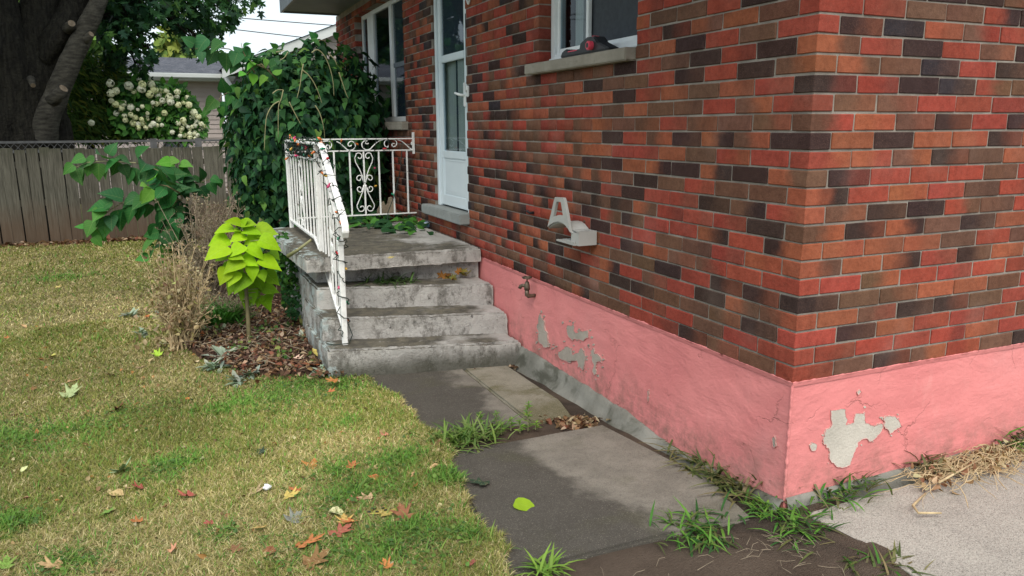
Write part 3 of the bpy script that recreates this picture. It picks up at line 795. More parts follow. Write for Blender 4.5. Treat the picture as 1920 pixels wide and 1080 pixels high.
# plate with a hole: quad strip between matched outlines
def ring_plate(out, inn, x0, x1):
    out = [np.array(p) for p in out]; inn = [np.array(p) for p in inn]
    c = sum(inn)/len(inn)
    ang = lambda p: math.atan2(p[2]-c[2], p[1]-c[1])
    allA = sorted({round(ang(p), 4) for p in out} | {round(ang(p), 4) for p in inn})
    def hit(poly, t):
        best = None; d = np.array([math.cos(t), math.sin(t)])
        for i in range(len(poly)):
            a = poly[i][1:]-c[1:]; b = poly[(i+1) % len(poly)][1:]-c[1:]; e = b-a
            den = d[0]*e[1]-d[1]*e[0]
            if abs(den) < 1e-12: continue
            s = (a[0]*e[1]-a[1]*e[0])/den; w = (a[0]*d[1]-a[1]*d[0])/den
            if s > 0 and -1e-6 <= w <= 1+1e-6 and (best is None or s > best): best = s
        return c[1:]+d*best
    o2 = [hit(out, t) for t in allA]; i2 = [hit(inn, t) for t in allA]; n = len(allA)
    vs = [(x0, *p) for p in o2]+[(x0, *p) for p in i2]+[(x1, *p) for p in o2]+[(x1, *p) for p in i2]
    fs = []
    for i in range(n):
        j = (i+1) % n
        fs += [(i, j, n+j, n+i), (2*n+i, 3*n+i, 3*n+j, 2*n+j), (i, 2*n+i, 2*n+j, j), (n+i, n+j, 3*n+j, 3*n+i)]
    return vs, fs
MB().add(*ring_plate(outer, hole, hx-.006, hx+.012)).build('hook_plate', MAT['grey_plastic'], hh, bevel=.002)
arch = [A(*q) for q in [(305, 388), (330, 365), (360, 348), (395, 340), (430, 350), (455, 372), (480, 405), (497, 432)]]
m = MB()
vs = []; n = len(arch)
for x in (hx+.004, -.004):
    for p in arch: vs.append((x, p[1], p[2]))
for x in (hx+.004, -.004):
    for p in arch: vs.append((x, p[1], p[2]-.008))
m.add(vs, [(i, i+1, n+i+1, n+i) for i in range(n-1)]+[(2*n+i, 3*n+i, 3*n+i+1, 2*n+i+1) for i in range(n-1)]+[(i, 2*n+i, 2*n+i+1, i+1) for i in range(n-1)]+[(0, n, 3*n, 2*n), (n-1, 3*n-1, 4*n-1, 2*n-1)])
m.build('hose_arch', MAT['grey_plastic'], hh, True)
# nozzle tray: floor with slots, front lip, end box
q = A(372, 482); q2 = A(525, 524)
ty0, ty1, tz = q2[1]-.0, q[1]+.0, q[2]-.004
m = MB(); m.box((hx, ty0, tz-.010), (-.003, ty1, tz)); m.box((hx+.0005, ty0, tz), (hx+.008, ty0+.10, tz+.014))
for s in range(5): m.box((hx+.03+.018*s, ty0+.03, tz), (hx+.037+.018*s, ty1-.03, tz+.006))
m.build('tray', MAT['grey_plastic'], hh, bevel=.002)
m = MB(); bz0, bz1 = tz-.008, tz+.075
yb0 = ty0-.035
m.box((hx+.01, yb0, bz0), (-.004, yb0+.006, bz1)); m.box((hx+.01, yb0+.006, bz0), (hx+.016, ty0+.06, bz1-.012)); m.box((hx+.016, yb0+.006, bz0), (-.004, ty0-.001, bz0+.006))
m.box((hx+.016, ty0+.055, tz+.002), (-.013, ty0+.061, bz1)); m.box((hx+.016, yb0+.006, bz1-.006), (hx+.03, ty0+.055, bz1)); m.box((-.035, yb0+.006, bz1-.0065), (-.0125, ty0+.055, bz1-.0005)); m.box((hx+.03, yb0+.04, bz1-.0055), (-.035, yb0+.05, bz1-.0005))
m.build('nozzle_box', MAT['grey_plastic'], hh, bevel=.0015)
m = MB(); m.box((hx+.032, yb0+.008, bz0+.006), (-.037, ty0+.052, bz1-.02)); m.build('nozzle_slot', MAT['black_plastic'], hh)
for yy2, zz2 in ((1.70, .46), (1.62, .375)):
    MB().tube([(-.010, yy2, zz2), (-.002, yy2, zz2)], .006, 10).build('screw', MAT['brass'], hh)
# tap
p = WX(1002, 554)
tp = empty('garden_tap', (0, p[1], p[2]), 'weathered brass garden tap on the pink painted foundation', 'tap')
tx = -.055; ty = p[1]; tz = p[2]
MB().tube([(.01, ty, tz), (-.02, ty, tz), (tx+.01, ty, tz), (tx, ty, tz+.01), (tx, ty, tz+.045)], [.013, .013, .015, .016, .015], 10).build('pipe', MAT['brass'], tp, True)
MB().tube([(tx, ty, tz+.045), (tx, ty, tz+.062), (tx, ty, tz+.085), (tx, ty, tz+.10)], [.020, .021, .017, .012], 10).build('body', MAT['brass'], tp, True)
MB().tube([(tx, ty, tz+.072), (tx-.02, ty+.025, tz+.072), (tx-.03, ty+.04, tz+.064), (tx-.033, ty+.045, tz+.050)], [.012, .012, .012, .013], 9).build('spout', MAT['brass'], tp, True)
m = MB(); m.tube([(tx, ty, tz+.10), (tx, ty, tz+.125)], .005, 7); m.tube([(tx+.03*math.cos(t), ty+.03*math.sin(t), tz+.128+.002*math.sin(5*t)) for t in np.linspace(0, 2*math.pi, 21)], .005, 6, cap=False)
for t in (0, 2.1, 4.2): m.tube([(tx, ty, tz+.126), (tx+.028*math.cos(t), ty+.028*math.sin(t), tz+.128)], .0045, 5)
m.build('wheel_handle', MAT['brass'], tp, True)
# gadget on the sill: low black wedge with two pink wheels
Z0 = 1.389; g = lambda u, x=-.03: WX(u, 95, x)[1]
yl, ym, yr = g(1058), g(1098), g(1143)
gd = empty('toy_roller', (-.03, (yl+yr)/2, Z0), 'black plastic roller toy with pink wheels lying on the window sill', 'toy')
prof = [(yl+.01, Z0+.001), (yl-.02, Z0+.035), (yl-.07, Z0+.045), (yl-.10, Z0+.03), (ym+.03, Z0+.032), (ym+.02, Z0+.062), (ym-.05, Z0+.085), (ym-.13, Z0+.083), (ym-.17, Z0+.05), (yr-.02, Z0+.012), (yr-.03, Z0+.001)]
MB().prism([(-.055, y, z) for y, z in prof], (.075, 0, 0)).build('body', MAT['black_plastic'], gd, bevel=.006)
MB().box((-.0565, ym+.06, Z0+.022), (-.048, yl-.09, Z0+.030)).build('stripe', MAT['pink_plastic'], gd, bevel=.002)
for (y, z, x, r) in ((ym-.11, Z0+.036, -.07, .024), (ym-.075, Z0+.074, -.02, .018)):
    m = MB(); m.tube([(x-.012, y, z), (x+.03, y, z)], r, 18); wq = m.build('wheel', MAT['pink_plastic'], gd, bevel=.004)
    MB().tube([(x-.0135, y, z), (x-.011, y, z)], r*.55, 14).build('hub', MAT['black_plastic'], wq)

# ------------------------------------------------------------------ porch and steps
porch = empty('concrete_porch', (-.65, 3.6, -.67), 'worn grey concrete porch with three steps up to the white door', 'porch')
def lvl(zr, zl):
    return lambda x, y: zr+(zl-zr)*min(1, max(0, -x/1.3))
def pz(u, v, z): q = PZ(u, v, z); return (q[0], q[1])
slab('platform', [(-.012, 3.345), pz(574, 485, .085), (-1.42, 5.28), (-.012, 5.28)], lvl(.075, .085), .105, MAT['steps'], porch, .010, .04, .014)
slab('riser', [(-.014, 3.40), (-1.24, 3.62), (-1.26, 5.2), (-.014, 5.2)], lvl(-.028, -.018), .66, MAT['steps'], porch, .006, .06, .0)
lf = pz(593, 540, -.145)
slab('step', [(-.011, 3.105), lf, (lf[0]-.01, 4.1), (-.011, 4.1)], lvl(-.168, -.145), .52, MAT['steps'], porch, .010, .04, .014)
lf = pz(604, 597, -.305)
slab('step', [(-.010, 2.835), lf, (lf[0]-.008, 3.9), (-.010, 3.9)], lvl(-.33, -.305), .36, MAT['steps'], porch, .010, .04, .014)
lf = pz(614, 657, -.465)
slab('step', [(-.009, 2.585), lf, (lf[0]-.006, 3.7), (-.009, 3.7)], lvl(-.487, -.465), .24, MAT['steps'], porch, .012, .04, .016)

# ------------------------------------------------------------------ railings
RX = -1.18
def spiral(c, r0, r1, a0, turns, ax, n=18):
    out = []
    for i in range(n+1):
        t = i/n; r = r0+(r1-r0)*t; a = a0+turns*2*math.pi*t
        out.append((c[0]+ax[0][0]*r*math.cos(a)+ax[1][0]*r*math.sin(a), c[1]+ax[0][1]*r*math.cos(a)+ax[1][1]*r*math.sin(a), c[2]+ax[0][2]*r*math.cos(a)+ax[1][2]*r*math.sin(a)))
    return out
rail = empty('stair_railing', (RX, 3.9, -.48), 'white wrought iron railing wrapped in string lights down the side of the steps', 'railing')
YC, ZT = 5.22, .885
path = [(RX, YC, ZT), (RX, 3.52, ZT), (RX, 3.42, ZT-.02), (RX, 3.35, ZT-.075), (RX, 2.80, .43), (RX, 2.755, .375), (RX, 2.75, .34), (RX, 2.775, .30)]
m = MB()
def strip(pts, w, h):
    vs = []; n = len(pts)
    for i, p in enumerate(pts):
        a = Vector(pts[max(0, i-1)]); b = Vector(pts[min(n-1, i+1)]); t = (b-a).normalized(); nn = Vector((1, 0, 0)).cross(t).normalized()
        for sx, sn in ((-1, -1), (1, -1), (1, 1), (-1, 1)): vs.append(Vector(p)+Vector((sx*w/2, 0, 0))+nn*sn*h/2)
    return vs, [(i*4+j, i*4+(j+1) % 4, i*4+4+(j+1) % 4, i*4+4+j) for i in range(n-1) for j in range(4)]+[(0, 1, 2, 3), tuple(4*n-4+j for j in (3, 2, 1, 0))]
m.add(*strip(path, .045, .018)); m.build('handrail', MAT['iron'], rail, bevel=.004)
m = MB(); m.bar((RX, YC, .06), (RX, YC, ZT-.01), .036); m.build('post', MAT['iron'], rail, bevel=.004)
m = MB(); m.bar((RX, 3.68, .06), (RX, 3.68, ZT-.01), .036); m.build('post', MAT['iron'], rail, bevel=.004)
m = MB(); m.bar((RX, 2.95, -.47), (RX, 2.93, .51), .036); m.box((RX-.024, 2.91, .23), (RX+.024, 2.958, .26)); m.build('post', MAT['iron'], rail, bevel=.004)
m = MB(); m.add(*strip([(RX, YC, .765), (RX, 3.45, .765)], .022, .014)); m.build('rail', MAT['iron'], rail)
low = [(RX, YC, .155), (RX, 3.92, .15), (RX, 3.80, .11), (RX, 2.96, -.36)]
m = MB(); m.add(*strip(low, .028, .014)); m.build('rail', MAT['iron'], rail)
m = MB(); m.add(*strip([(RX, 3.45, .752), (RX, 2.93, .32)], .022, .012)); m.build('rail', MAT['iron'], rail)
lowz = lambda y: np.interp(y, [2.96, 3.80, 3.92, 5.3], [-.36, .11, .15, .155])
topz = lambda y: np.interp(y, [2.93, 3.45, 5.3], [.32, .752, .765])
for y in list(np.arange(3.05, 3.62, .112))+list(np.arange(3.82, 5.18, .15)):
    m = MB(); w = random.uniform(-.003, .003); m.bar((RX+w, y, lowz(y)), (RX, y, topz(y)), .012); m.build('baluster', MAT['iron'], rail)
def fancy(par, cy, z0, z1, ax, base, name='scroll'):
    """paired scrolls either side of a baluster; ax = in-plane horizontal direction"""
    H = z1-z0
    for sgn in (-1, 1):
        def P(h, z): return (base[0]+ax[0]*h*sgn, base[1]+ax[1]*h*sgn, z)
        def curl(ch, cz, r, a0, tr):
            return [P(ch+rr*math.cos(a), cz+rr*math.sin(a)) for rr, a in [(r*(1-.72*i/14), a0+tr*i/14) for i in range(15)]]
        up = [P(.012, z0+.50*H), P(.018, z0+.60*H), P(.045, z0+.72*H), P(.078, z0+.83*H), P(.086, z0+.90*H), P(.072, z0+.955*H)]
        up += curl(.043, z0+.925*H, .038, .7, 5.2)
        dn = [P(.012, z0+.46*H), P(.02, z0+.36*H), P(.052, z0+.24*H), P(.083, z0+.13*H), P(.082, z0+.085*H), P(.066, z0+.045*H)]
        dn += curl(.04, z0+.08*H, .038, -.7, -5.2)
        c1 = [P(.006, z0+.50*H), P(.03, z0+.59*H)]+curl(.05, z0+.565*H, .034, 2.2, -5.4)
        c2 = [P(.006, z0+.46*H), P(.03, z0+.375*H)]+curl(.05, z0+.40*H, .034, -2.2, 5.4)
        for c in (up, dn, c1, c2):
            m = MB(); m.tube(c, .0052, 5); m.build(name, MAT['iron'], par, True)
fancy(rail, 0, .17, .74, (0, 1), (RX, 4.50))
fancy(rail, 0, -.02, .47, (0, .55), (RX, 3.25))
FY = 5.10
rail2 = empty('porch_railing', (-.6, FY, .07), 'white wrought iron scroll railing across the far end of the porch', 'railing')
xl, xr = RX+.03, -.005
def far(x, z): return (x, FY-.02*(x-xl), z)
for z, w in ((.895, .018), (.787, .018), (.182, .018)):
    m = MB(); m.bar(far(xl, z), far(xr, z), w, .011); m.build('rail', MAT['iron'], rail2)
m = MB(); m.bar(far(xr-.012, .75), far(xr-.012, .955), .02); m.build('post', MAT['iron'], rail2)
bx = [PY(u, 340, FY)[0] for u in (628, 657, 711, 737, 763)]
sx = PY(683, 340, FY)[0]
for x in bx+[sx, PY(600, 340, FY)[0]]:
    m = MB(); m.bar(far(x, .182), far(x, .787), .0135); m.build('baluster', MAT['iron'], rail2)
fancy(rail2, 0, .205, .775, (1, 0), (sx, far(sx, 0)[1]-.008))
# running scrolls between the two upper rails
def scr(pxs):
    pts = [PY(520+x/4.5, 240+y/4.5, FY-.01) for x, y in pxs]
    # smooth
    P = [Vector(p) for p in pts]; out = []
    for i in range(len(P)-1):
        p0, p1, p2, p3 = P[max(0, i-1)], P[i], P[i+1], P[min(len(P)-1, i+2)]
        for j in range(5):
            t = j/5; out.append(.5*((2*p1)+(p2-p0)*t+(2*p0-5*p1+4*p2-p3)*t*t+(3*p1-p0-3*p2+p3)*t**3))
    out.append(P[-1]); m = MB(); m.tube(out, .0055, 5); m.build('scroll', MAT['iron'], rail2, True)
scr([(425, 175), (412, 160), (420, 145), (438, 150), (440, 170), (425, 182), (440, 175), (458, 150), (452, 122), (430, 110), (400, 112), (372, 118), (350, 140), (345, 165), (365, 178), (385, 165), (380, 145), (365, 142)])
scr([(500, 115), (530, 130), (570, 165), (600, 188), (635, 185), (658, 160), (652, 128), (625, 112), (602, 125), (598, 145), (612, 155), (628, 145)])
scr([(770, 128), (760, 135), (745, 130), (745, 115), (760, 105), (735, 108), (715, 130), (718, 160), (745, 183), (780, 180), (810, 150), (850, 115), (895, 98)])
scr([(935, 145), (938, 155), (925, 162), (908, 150), (903, 128), (915, 105), (950, 95), (985, 98), (1005, 115), (1005, 142), (985, 158), (968, 148), (972, 132), (988, 132)])
scr([(1015, 100), (1050, 112), (1090, 145), (1130, 178), (1165, 175), (1185, 150), (1178, 125), (1155, 112), (1133, 122), (1132, 138), (1148, 142), (1155, 132)])

# string lights wound round both railings
sl_ = empty('string_lights', (RX, 4.3, .9), 'string of small coloured bulbs on dark wire wound round the white porch railings', 'string lights')
wire = []
def wind(pts, turns, r, jit=.012):
    P = [Vector(p) for p in pts]; L = [0]
    for i in range(len(P)-1): L.append(L[-1]+(P[i+1]-P[i]).length)
    n = int(turns*12); out = []
    for i in range(n+1):
        d = L[-1]*i/n; j = max(k for k in range(len(P)) if L[k] <= d+1e-9); j = min(j, len(P)-2)
        c = P[j].lerp(P[j+1], (d-L[j])/max(1e-6, L[j+1]-L[j])); t = (P[j+1]-P[j]).normalized()
        a = t.cross(Vector((0, 0, 1)) if abs(t.z) < .9 else Vector((1, 0, 0))).normalized(); b = a.cross(t)
        w = 2*math.pi*turns*i/n+.7*math.sin(i*.9)
        rr = r*(1+.35*math.sin(i*1.7))
        out.append(c+a*rr*math.cos(w)+b*rr*math.sin(w)+Vector([random.uniform(-jit, jit)*.4 for _ in range(3)]))
    return out
wm = MB()
side = [(RX, YC, ZT+.005), (RX, 3.5, ZT+.005), (RX, 3.35, ZT-.07), (RX, 2.80, .44), (RX-.0, 2.93, .25), (RX, 2.95, -.40)]
w_a = wind(side, 26, .034); wm.tube(w_a, .0034, 4, flat=None)
w_b = wind([(RX, YC, .80), (RX, 3.6, .80)], 15, .045, .03); wm.tube(w_b, .0032, 4)
w_c = wind([(RX, YC-.02, .84), (RX, 3.75, .82), (RX, 3.4, .74), (RX, 3.0, .42), (RX, 2.95, .1)], 17, .04, .03); wm.tube(w_c, .0032, 4)
w_d = wind([far(xl, .84), far(sx-.2, .83), far(sx+.3, .85), far(xr-.2, .82)], 9, .05, .03); wm.tube(w_d, .0030, 4)
p0 = far(xr-.12, .86); w_e = [p0, (p0[0]-.03, p0[1]-.01, .60), (p0[0]-.10, p0[1]-.015, .36), (p0[0]-.17, p0[1]-.02, .20), (p0[0]-.2, p0[1]-.1, .10)]
wm.tube(w_e, .0045, 5)
w_f = [(RX+.02, 2.95, -.3), (RX+.05, 2.93, -.40), (RX+.02, 2.91, -.452), (RX-.08, 2.93, -.456), (RX-.12, 2.98, -.455)]; wm.tube(w_f, .004, 5)
p1 = far(sx+.10, .80); w_g = [p1, (p1[0]+.0, p1[1]-.01, .62), (p1[0]-.01, p1[1], .45), (p1[0]+.01, p1[1], .3)]; wm.tube(w_g, .002, 4)
wm.build('wire', MAT['wire'], sl_, True)
bulb_me = {}
for n in ('red', 'green', 'orange', 'yellow', 'pink'):
    m = MB(); m.tube([(0, 0, 0), (0, 0, .012)], .0065, 7); m.tube([(0, 0, .012), (0, 0, .022), (0, 0, .034), (0, 0, .043)], [.0075, .011, .0085, .001], 8)
    bulb_me[n] = m.mesh('bulb', MAT['bulb_'+n], True)
pts = [w_a[i] for i in range(6, len(w_a)-4, 11)]+[w_b[i] for i in range(8, len(w_b)-4, 22)]+[w_c[i] for i in range(10, len(w_c)-4, 22)]+[w_d[i] for i in range(4, len(w_d)-2, 15)]+[Vector(w_g[2]), Vector(w_g[1]), Vector(w_e[2])]
cyc = ['orange', 'green', 'red', 'yellow', 'pink', 'green', 'orange']
for i, p in enumerate(pts):
    M = Matrix.Translation(Vector(p)) @ Euler((random.uniform(0, 6), random.uniform(-1.2, 1.2), random.uniform(0, 6))).to_matrix().to_4x4() @ Matrix.Scale(.95, 4)
    child_at('bulb', bulb_me[cyc[i % 7]], sl_, M)
# ------------------------------------------------------------------ leaves
def leaf_shape(stations, fold=.22, droop=.22, cross=1, wob=0.):
    """strip leaf along +x, +z is its upper side"""
    V = []; Fq = []
    for i, (x, w) in enumerate(stations):
        zc = -droop*x*x
        V += [(x, -w, zc+fold*w+wob*math.sin(x*9)), (x, 0, zc), (x, w, zc+fold*w-wob*math.sin(x*9+1))]
    for i in range(len(stations)-1):
        a = i*3; Fq += [(a, a+1, a+4, a+3), (a+1, a+2, a+5, a+4)]
    return np.array(V, float), np.array(Fq)
HEART = [(-.06, .20), (.0, .36), (.16, .44), (.38, .41), (.62, .27), (.82, .12), (1., .006)]
OVATE = [(0, .03), (.12, .24), (.35, .33), (.6, .26), (.82, .12), (1, .006)]
OVATE_L = [(0, .05), (.3, .33), (.65, .25), (1, .01)]
LANCE = [(0, .03), (.3, .11), (.65, .09), (1, .005)]
def maple_shape(curl=.0):
    pts = [(0, .02), (-.10, .12), (-.02, .26), (.07, .46), (.20, .30), (.27, .19), (.42, .28), (.52, .36), (.70, .52), (.68, .36), (.64, .26), (.57, .14), (.72, .15), (.80, .17), (.84, .09), (1.0, 0)]
    out = pts+[(x, -y) for x, y in pts[-2:0:-1]]+[(0, -.02)]
    V = [(.32, 0, .03)]+[(x, y, curl*(x*x*.6+y*y*1.6)) for x, y in out]
    n = len(out); Fq = [(0, 1+i, 1+(i+1) % n) for i in range(n)]
    return np.array(V, float), np.array(Fq)
def frames(dirs, ups):
    x = dirs/np.linalg.norm(dirs, axis=1, keepdims=True)
    y = np.cross(ups, x); y /= np.maximum(np.linalg.norm(y, axis=1, keepdims=True), 1e-6)
    z = np.cross(x, y); return np.stack([x, y, z], 2)           # columns
def leaf_mass(name, shape, P, D, U, L, T, mat, parent=None, kind='stuff', smooth=True):
    V, Fq = shape; n, m = len(P), len(V)
    Rm = frames(D, U)
    W = np.einsum('nij,mj->nmi', Rm, V)*L[:, None, None]+P[:, None, :]
    Fa = (Fq[None]+(np.arange(n)*m)[:, None, None]).reshape(-1, Fq.shape[1])
    o = link(name, np_mesh(name, W.reshape(-1, 3), Fa, mat, dict(tint=np.repeat(T, m, 0)), smooth), parent)
    if kind: o['kind'] = kind
    return o
def jtint(cols, n, var=.18, w=None):
    c = np.array(cols)[rng.choice(len(cols), n, p=w)]
    return np.clip(c*(1+rng.uniform(-var, var, (n, 1)))*(1+rng.uniform(-.08, .08, (n, 3))), 0, 1)
def unit(a): return a/np.linalg.norm(a, axis=-1, keepdims=True)
LEAFME = {}
def leaf_me(key, shape, mat):
    if key not in LEAFME:
        V, Fq = shape; LEAFME[key] = np_mesh('leaf', V, Fq, mat, smooth=True)
    return LEAFME[key]
def leaf_obj(me, p, d, u, L, col, parent, name='leaf'):
    fr = frames(np.array([d], float), np.array([u], float))[0]
    M = Matrix(((*fr[0]*L, p[0]), (*fr[1]*L, p[1]), (*fr[2]*L, p[2]), (0, 0, 0, 1)))
    o = child_at(name, me, parent, M) if parent else None
    o.color = (*col, 1); return o
TOCAM = unit(CAM-np.array([-1.5, 5, 0]))
hearts = [leaf_me('heart%d' % i, leaf_shape(HEART, f, d, wob=w), MAT['leaf_o']) for i, (f, d, w) in enumerate([(.22, .2, .01), (.32, .32, .015), (.15, .12, .02), (.4, .22, .0)])]

# ------------------------------------------------------------------ timber fence
FYY = 10.86
fence = empty('timber_fence', (-3, FYY, -.67), 'weathered grey board fence at the far end of the lawn', 'fence')
m = MB(); m.box((-6.25, FYY+.022, -.1), (.6, FYY+.06, -.01)); m.build('rail', MAT['fence'], fence)
m = MB(); m.box((-6.25, FYY+.022, .45), (.6, FYY+.06, .54)); m.build('rail', MAT['fence'], fence)
x = -6.2; bi = 0
bmeshes = []
for i in range(6):
    mm = MB(); w = .138
    tp_ = 1.43+random.uniform(-.008, .012)
    mm.add([(-w/2, 0, 0), (w/2, 0, 0), (w/2+random.uniform(-.004, .004), 0, tp_), (-w/2+random.uniform(-.004, .004), 0, tp_-random.uniform(0, .012)),
            (-w/2, .019, 0), (w/2, .019, 0), (w/2, .019, tp_), (-w/2, .019, tp_)], [(0, 1, 2, 3), (5, 4, 7, 6), (1, 5, 6, 2), (4, 0, 3, 7), (3, 2, 6, 7), (4, 5, 1, 0)])
    bmeshes.append(mm.mesh('board', MAT['fence']))
while x < .55:
    w = random.uniform(.92, 1.1)
    px_, py_, _ = px_of((x, FYY, -.6))
    M = Matrix.Translation((x, FYY-.001*(bi % 3), -.70+random.uniform(-.012, .012)-.0)) @ Matrix.Rotation(R(random.uniform(-.7, .35)), 4, 'Y') @ Matrix.Rotation(R(random.uniform(-2, 2)), 4, 'Z') @ Matrix.Diagonal((w, 1, random.uniform(.985, 1.005), 1))
    child_at('board', bmeshes[bi % 6], fence, M); bi += 1
    x += .143*w+random.uniform(.0, .012)
# lattice topped screen behind it
lat = empty('lattice_screen', (-2.6, 11.6, -.67), 'low grey lattice trellis top showing above the board fence', 'trellis')
za, zb = PY(300, 277, 11.6)[2], PY(300, 262, 11.6)[2]
m = MB(); m.box((-4.6, 11.58, zb-.035), (-1.2, 11.63, zb)); m.build('rail', MAT['lattice'], lat)
m = MB(); m.box((-4.6, 11.585, za-.05), (-1.2, 11.625, za-.012)); m.build('rail', MAT['lattice'], lat)
m = MB()
for i in range(36):
    xx = -4.5+i*.095; m.bar((xx, 11.598, za-.05), (xx+.13, 11.598, zb-.02), .018, .006); m.bar((xx+.13, 11.608, za-.05), (xx, 11.608, zb-.02), .018, .006)
m.build('lattice', MAT['lattice'], lat)
for u in (288, 372):
    xx = PY(u, 270, 11.6)[0]; m = MB(); m.box((xx-.05, 11.57, -.7), (xx+.05, 11.66, zb+.02)); m.build('post', MAT['lattice'], lat)

# ------------------------------------------------------------------ neighbour's house
nb = empty('neighbour_house', (-.8, 19, -.7), 'neighbouring bungalow with taupe siding and dark grey shingle roof', 'house')
k = N('dark_grey_shingle'); c = k.mix(k.ramp(k.noise(5, 5, .6, stretch=(1, 1, 3)), .3, .7), (.17, .18, .21), (.11, .12, .145))
c = k.mix(k.ramp(k.noise(9, 3, stretch=(2.5, 1, 14)), .5, .62, 0, .6), c, (.07, .075, .09)); k.bump(k.noise(40), .01); MAT['shingle_n'] = k.fin(c, .9, .1)
EY = 19.0; ez = PY(330, 150, EY)[2]; ex = PY(418, 150, EY)[0]
m = MB()
z = -.8
while z < ez: m.add([(-9, EY+.02, z+.115), (ex-.05, EY+.02, z+.115), (ex-.05, EY, z), (-9, EY, z), (-9, EY+.05, z+.115), (ex-.05, EY+.05, z+.115), (ex-.05, EY+.05, z), (-9, EY+.05, z)], [(3, 2, 1, 0), (0, 1, 5, 4), (2, 3, 7, 6)]); z += .112
m.build('siding', MAT['siding'], nb)
MB().box((-9, EY+.06, -.8), (ex-.06, EY+6, ez)).build('wall', MAT['siding'], nb)
rz = PY(330, 108, EY+4.2)[2]
m = MB(); oy = EY-.45; rows = 13
for i in range(rows):
    t0, t1 = i/rows, (i+1)/rows; ya_, yb_ = oy+(4.65)*t0, oy+4.65*t1; z0_, z1_ = ez+.14+(rz-ez-.14)*t0, ez+.14+(rz-ez-.14)*t1
    m.add([(-9.4, ya_, z0_+.025), (ex+.25, ya_, z0_+.025), (ex+.25, yb_, z1_), (-9.4, yb_, z1_), (-9.4, ya_, z0_-.01), (ex+.25, ya_, z0_-.01)], [(0, 1, 2, 3), (4, 5, 1, 0)])
rf = m.build('roof', MAT['shingle_n'], nb)
MB().box((-9.4, oy-.02, ez-.02), (ex+.22, oy+.0, ez+.12)).build('fascia', MAT['fascia_white'], nb)
MB().box((-9.4, oy-.12, ez+.02), (ex+.26, oy-.022, ez+.135)).build('gutter', MAT['fascia_white'], nb, bevel=.02)
MB().box((-9.4, oy, ez-.03), (ex+.2, EY-.001, ez-.012)).build('soffit', MAT['fascia_white'], nb)
p0, p1 = PY(262, 163, EY), PY(351, 182, EY)
m = MB(); frame_y = EY-.03
m.box((p0[0], frame_y, p1[2]-1.4), (p1[0], EY-.002, p0[2])); wn = m.build('window', MAT['siding'], nb)
m = MB(); m.box((p0[0]+.4, frame_y-.004, p1[2]-1.3), (p1[0]-.06, frame_y-.001, p0[2]-.06)); m.build('pane', MAT['dark_room'], wn)
# gable wing
GY = 18.3
a = PY(428, 122, GY-.35); b = PY(632, 44, GY-.35); sl_r = (b[2]-a[2])/(b[0]-a[0]); apx = a[0]+4.4
zr = lambda x: a[2]+sl_r*(x-a[0]) if x < apx else a[2]+sl_r*(2*apx-a[0]-x)
m = MB(); gx0 = a[0]+.35; gx1 = 2*apx-gx0
m.add([(gx0, GY, -.8), (gx1, GY, -.8), (gx1, GY, zr(gx1)-.1), (apx, GY, zr(apx)-.1), (gx0, GY, zr(gx0)-.1)], [(0, 1, 2, 3, 4)])
m.box((gx0, GY+.01, -.8), (gx1, GY+7, zr(gx0)-.12)); m.build('wall', MAT['siding'], nb)
m = MB(); z = zr(gx0)-.1
while z < zr(apx)-.3:
    xl_ = gx0+max(0, (z+.11-zr(gx0)+.1)/sl_r)+.04; xr_ = 2*apx-xl_
    m.add([(xl_, GY-.004, z+.11), (xr_, GY-.004, z+.11), (xr_, GY-.022, z), (xl_, GY-.022, z)], [(0, 1, 2, 3)]); z += .112
m.build('siding', MAT['siding'], nb)
m = MB(); ext = a[0]-.15
m.add([(ext, GY-.4, zr(ext)), (apx, GY-.4, zr(apx)), (apx, GY+7, zr(apx)), (ext, GY+7, zr(ext)), (2*apx-ext, GY-.4, zr(ext)), (2*apx-ext, GY+7, zr(ext))], [(0, 1, 2, 3), (1, 4, 5, 2)]); m.build('roof', MAT['shingle_n'], nb)
m = MB(); m.prism([(ext, GY-.36, zr(ext)-.02), (apx, GY-.36, zr(apx)-.02), (apx, GY-.36, zr(apx)-.24), (ext, GY-.36, zr(ext)-.24)], (0, .03, 0)); m.build('rake_board', MAT['fascia_white'], nb)
m = MB(); m.prism([(apx+.01, GY-.361, zr(apx)-.02), (2*apx-ext, GY-.361, zr(ext)-.02), (2*apx-ext, GY-.361, zr(ext)-.24), (apx+.01, GY-.361, zr(apx)-.24)], (0, .03, 0)); m.build('rake_board', MAT['fascia_white'], nb)
dp = [PY(420, 140, GY-.1), PY(432, 160, GY-.1), PY(436, 200, GY-.1), PY(437, 290, GY-.1)]
MB().tube([tuple(q) for q in dp], .05, 8).build('downpipe', MAT['fascia_white'], nb, True)
# overhead cables
for i, (q0, q1, lab) in enumerate((((380, 27), (760, 58), 'upper of two thin overhead cables crossing the sky'), ((380, 47), (760, 92), 'lower of two thin overhead cables crossing the sky'))):
    A_, B_ = PY(*q0, 26), PY(*q1, 26); L_ = B_-A_
    A2 = A_-L_*2; B2 = B_+L_*1.2
    pts = [A2+(B2-A2)*t-np.array([0, 0, .18*4*t*(1-t)-.16]) for t in np.linspace(0, 1, 16)]
    o = MB().tube([tuple(p) for p in pts], .016, 5).build('overhead_cable', MAT['cable'], None, True); tag(o, lab, 'cable')

